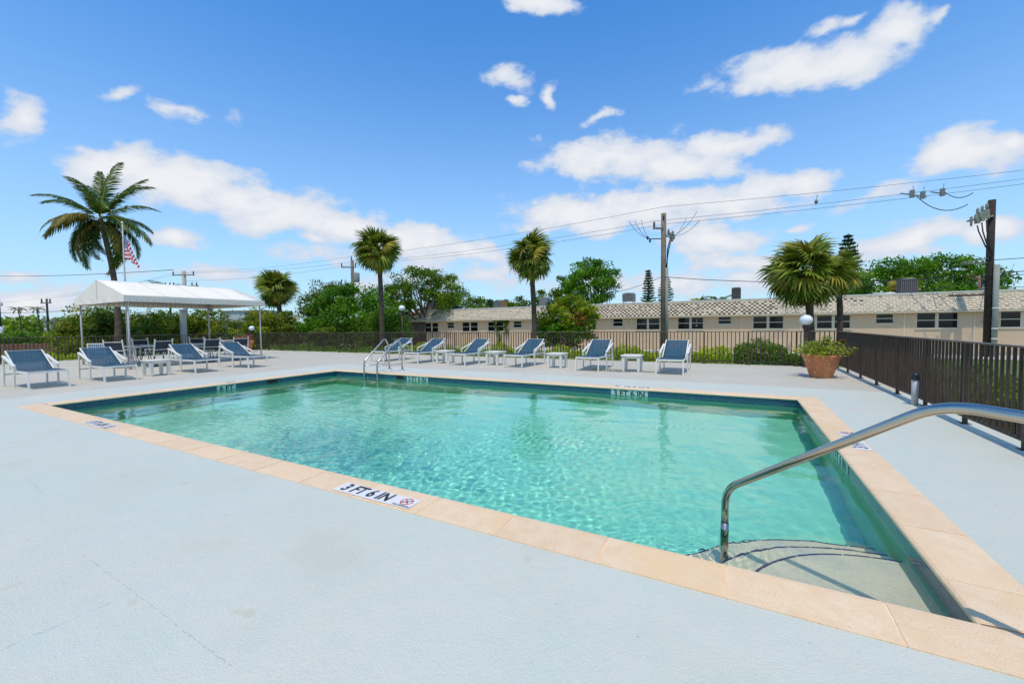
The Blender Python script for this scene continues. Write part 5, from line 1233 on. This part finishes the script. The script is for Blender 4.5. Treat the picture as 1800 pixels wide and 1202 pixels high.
wire('thick service cable sagging from the middle pole behind the broad palm to the right pole', [(C0+Vector((.1,-.15,4.10)), (11.05,29.2,3.55), .35), ((11.05,29.2,3.6), (24,31,5.4), .4)], .018)
wire('service cable from the middle pole towards the large round tree', [(C0+Vector((-.15,-.1,4.10)), (-15.5,42.0,5.0), .7)], .015)
wire('upper cable of the pair meeting the right pole', [((3.5,38.0,3.35), (11.0,29.3,4.25), .2), ((11.0,29.3,4.25), (26,30.5,5.2), .2)], .016)
wire('lower cable of the pair meeting the right pole', [((8.3,36.0,2.95), (11.0,29.3,3.45), .15), ((11.0,29.3,3.45), (25,30.0,4.7), .25)], .016)
wire('drooping cable from the roof vent to the right pole', [((12.2,33.4,3.6), (11.1,29.4,2.95), .1), ((11.1,29.4,2.95), (20,30.5,4.4), .55)], .016)
wire('thin line low across the far left sky', [((-53,22.9,4.6), (-93.9,17.4,4.0), .4), ((-93.9,17.4,4.0), (-150,5,4.4), .5)], .03)
wire('long line from the canopy pole to the far left', [(Tn-ACR*1.1+Vector((0,0,7.8)), (-150,14,14.), 1.)], .03)
wire('line running out of the left tree to the low building roof', [((-20.0,40,4.4), (-29,44,4.2), .3)], .02)
# jumper loops on the middle pole and hanging switches on the lines near the right pole
jw = thing('jumper_wires', 'curved jumper wires hanging on both sides of the middle pole top', 'jumper wires', C0)
for a, z, e, ez in ((-2.1,7.62-.126,-.8,6.42),(-1.75,7.62-.105,-.8,6.42),(-1.35,7.62-.08,-.8,6.42),(1.35,7.6,.5,6.55),(2.0,8.0,.5,6.55),(2.15,7.45,.5,6.55)):
    m = MB(); m.tube(cat(ACR*a+Vector((0,0,z)), ACR*e+Vector((0,0,ez)), .25, 10), .012, 4); m.build('jumper_wire', wire_m, jw)
m = MB()
for i, (x, z) in enumerate(((8.25,8.28),(8.75,8.20),(9.6,8.28))):
    c = Vector((x, 30.2+.5*i*.5, z-.10)); m.bar(c+Vector((-.45,-.2,.02)), c+Vector((.25,.1,-.12)), .05, .05); m.box(c.x-.02, c.x+.16, c.y-.08, c.y+.08, c.z-.22, c.z+.16); m.bar(c+Vector((.1,0,.1)), c+Vector((.12,0,.42)), .02, .02)
tag(m.build('line_switch', hardware), 'cluster of grey switches hanging on the lines left of the right pole', 'line switches')
wire('slack jumper from the hanging switches to the right pole, upper', [((9.7,30.4,8.05), (10.2,28.9,7.55), .25)], .02)
wire('slack jumper from the hanging switches to the right pole, lower', [((8.5,30.2,8.0), (10.0,28.8,7.0), .5)], .02)
m = MB(); c = Vector((3.85,28.3,7.95)); m.lathe([(0,-.16),(.07,-.12),(.09,0),(.05,.08),(0,.12)], 8, tuple(c)); m.bar(c, c+Vector((.05,0,.35)), .03, .03)
tag(m.build('line_fitting', hardware), 'small dark fitting hanging alone on the upper lines', 'line fitting')

# ------------------------------------------------------------------ far left background
fb_ = thing('far_building', 'small pale flat roofed building far off at the left', 'building', (-108.5,27.6,GZ), R(28.4)); m = MB(); m.box(-3.6,3.4,0,8,0,3.7); m.build('wall', far_wall, fb_); m = MB(); m.box(-3.8,3.6,-.2,8.2,3.71,3.95); m.build('roof', concrete, fb_)
fb2 = thing('far_building', 'grey block beyond the shrubs under the right end of the canopy', 'building', (-78,45,GZ), R(28.4)); m = MB(); m.box(-6.6,1.2,0,10,0,5.0); m.build('wall', mk('blue grey wall', (.48,.52,.50), .8), fb2); m = MB(); m.box(-6.8,1.4,-.2,10.2,5.01,5.2); m.build('roof', concrete, fb2)
bw = thing('low_brick_wall', 'low red brick wall beyond the left fence', 'wall', (-42.2,10.9,GZ), R(62)); 
m = MB(); m.box(-.115,.115,-.06,.06,0,.065); me = bpy.data.meshes.new('brick'); me.from_pydata(m.v, [], m.f); me.materials.append(brick_red)
m = MB(); m.box(-3.5,3.5,-.055,.055,0,.98); m.build('core', mortar, bw)
m = MB()
for j in range(13):
    for i in range(28): x = -3.5+.125+i*.25+(.125 if j % 2 else 0); m.box(x-.118, x+.118, -.062, -.054, .01+j*.075, .075+j*.075)
tag(m.build('bricks', brick_red, bw), kind='stuff')
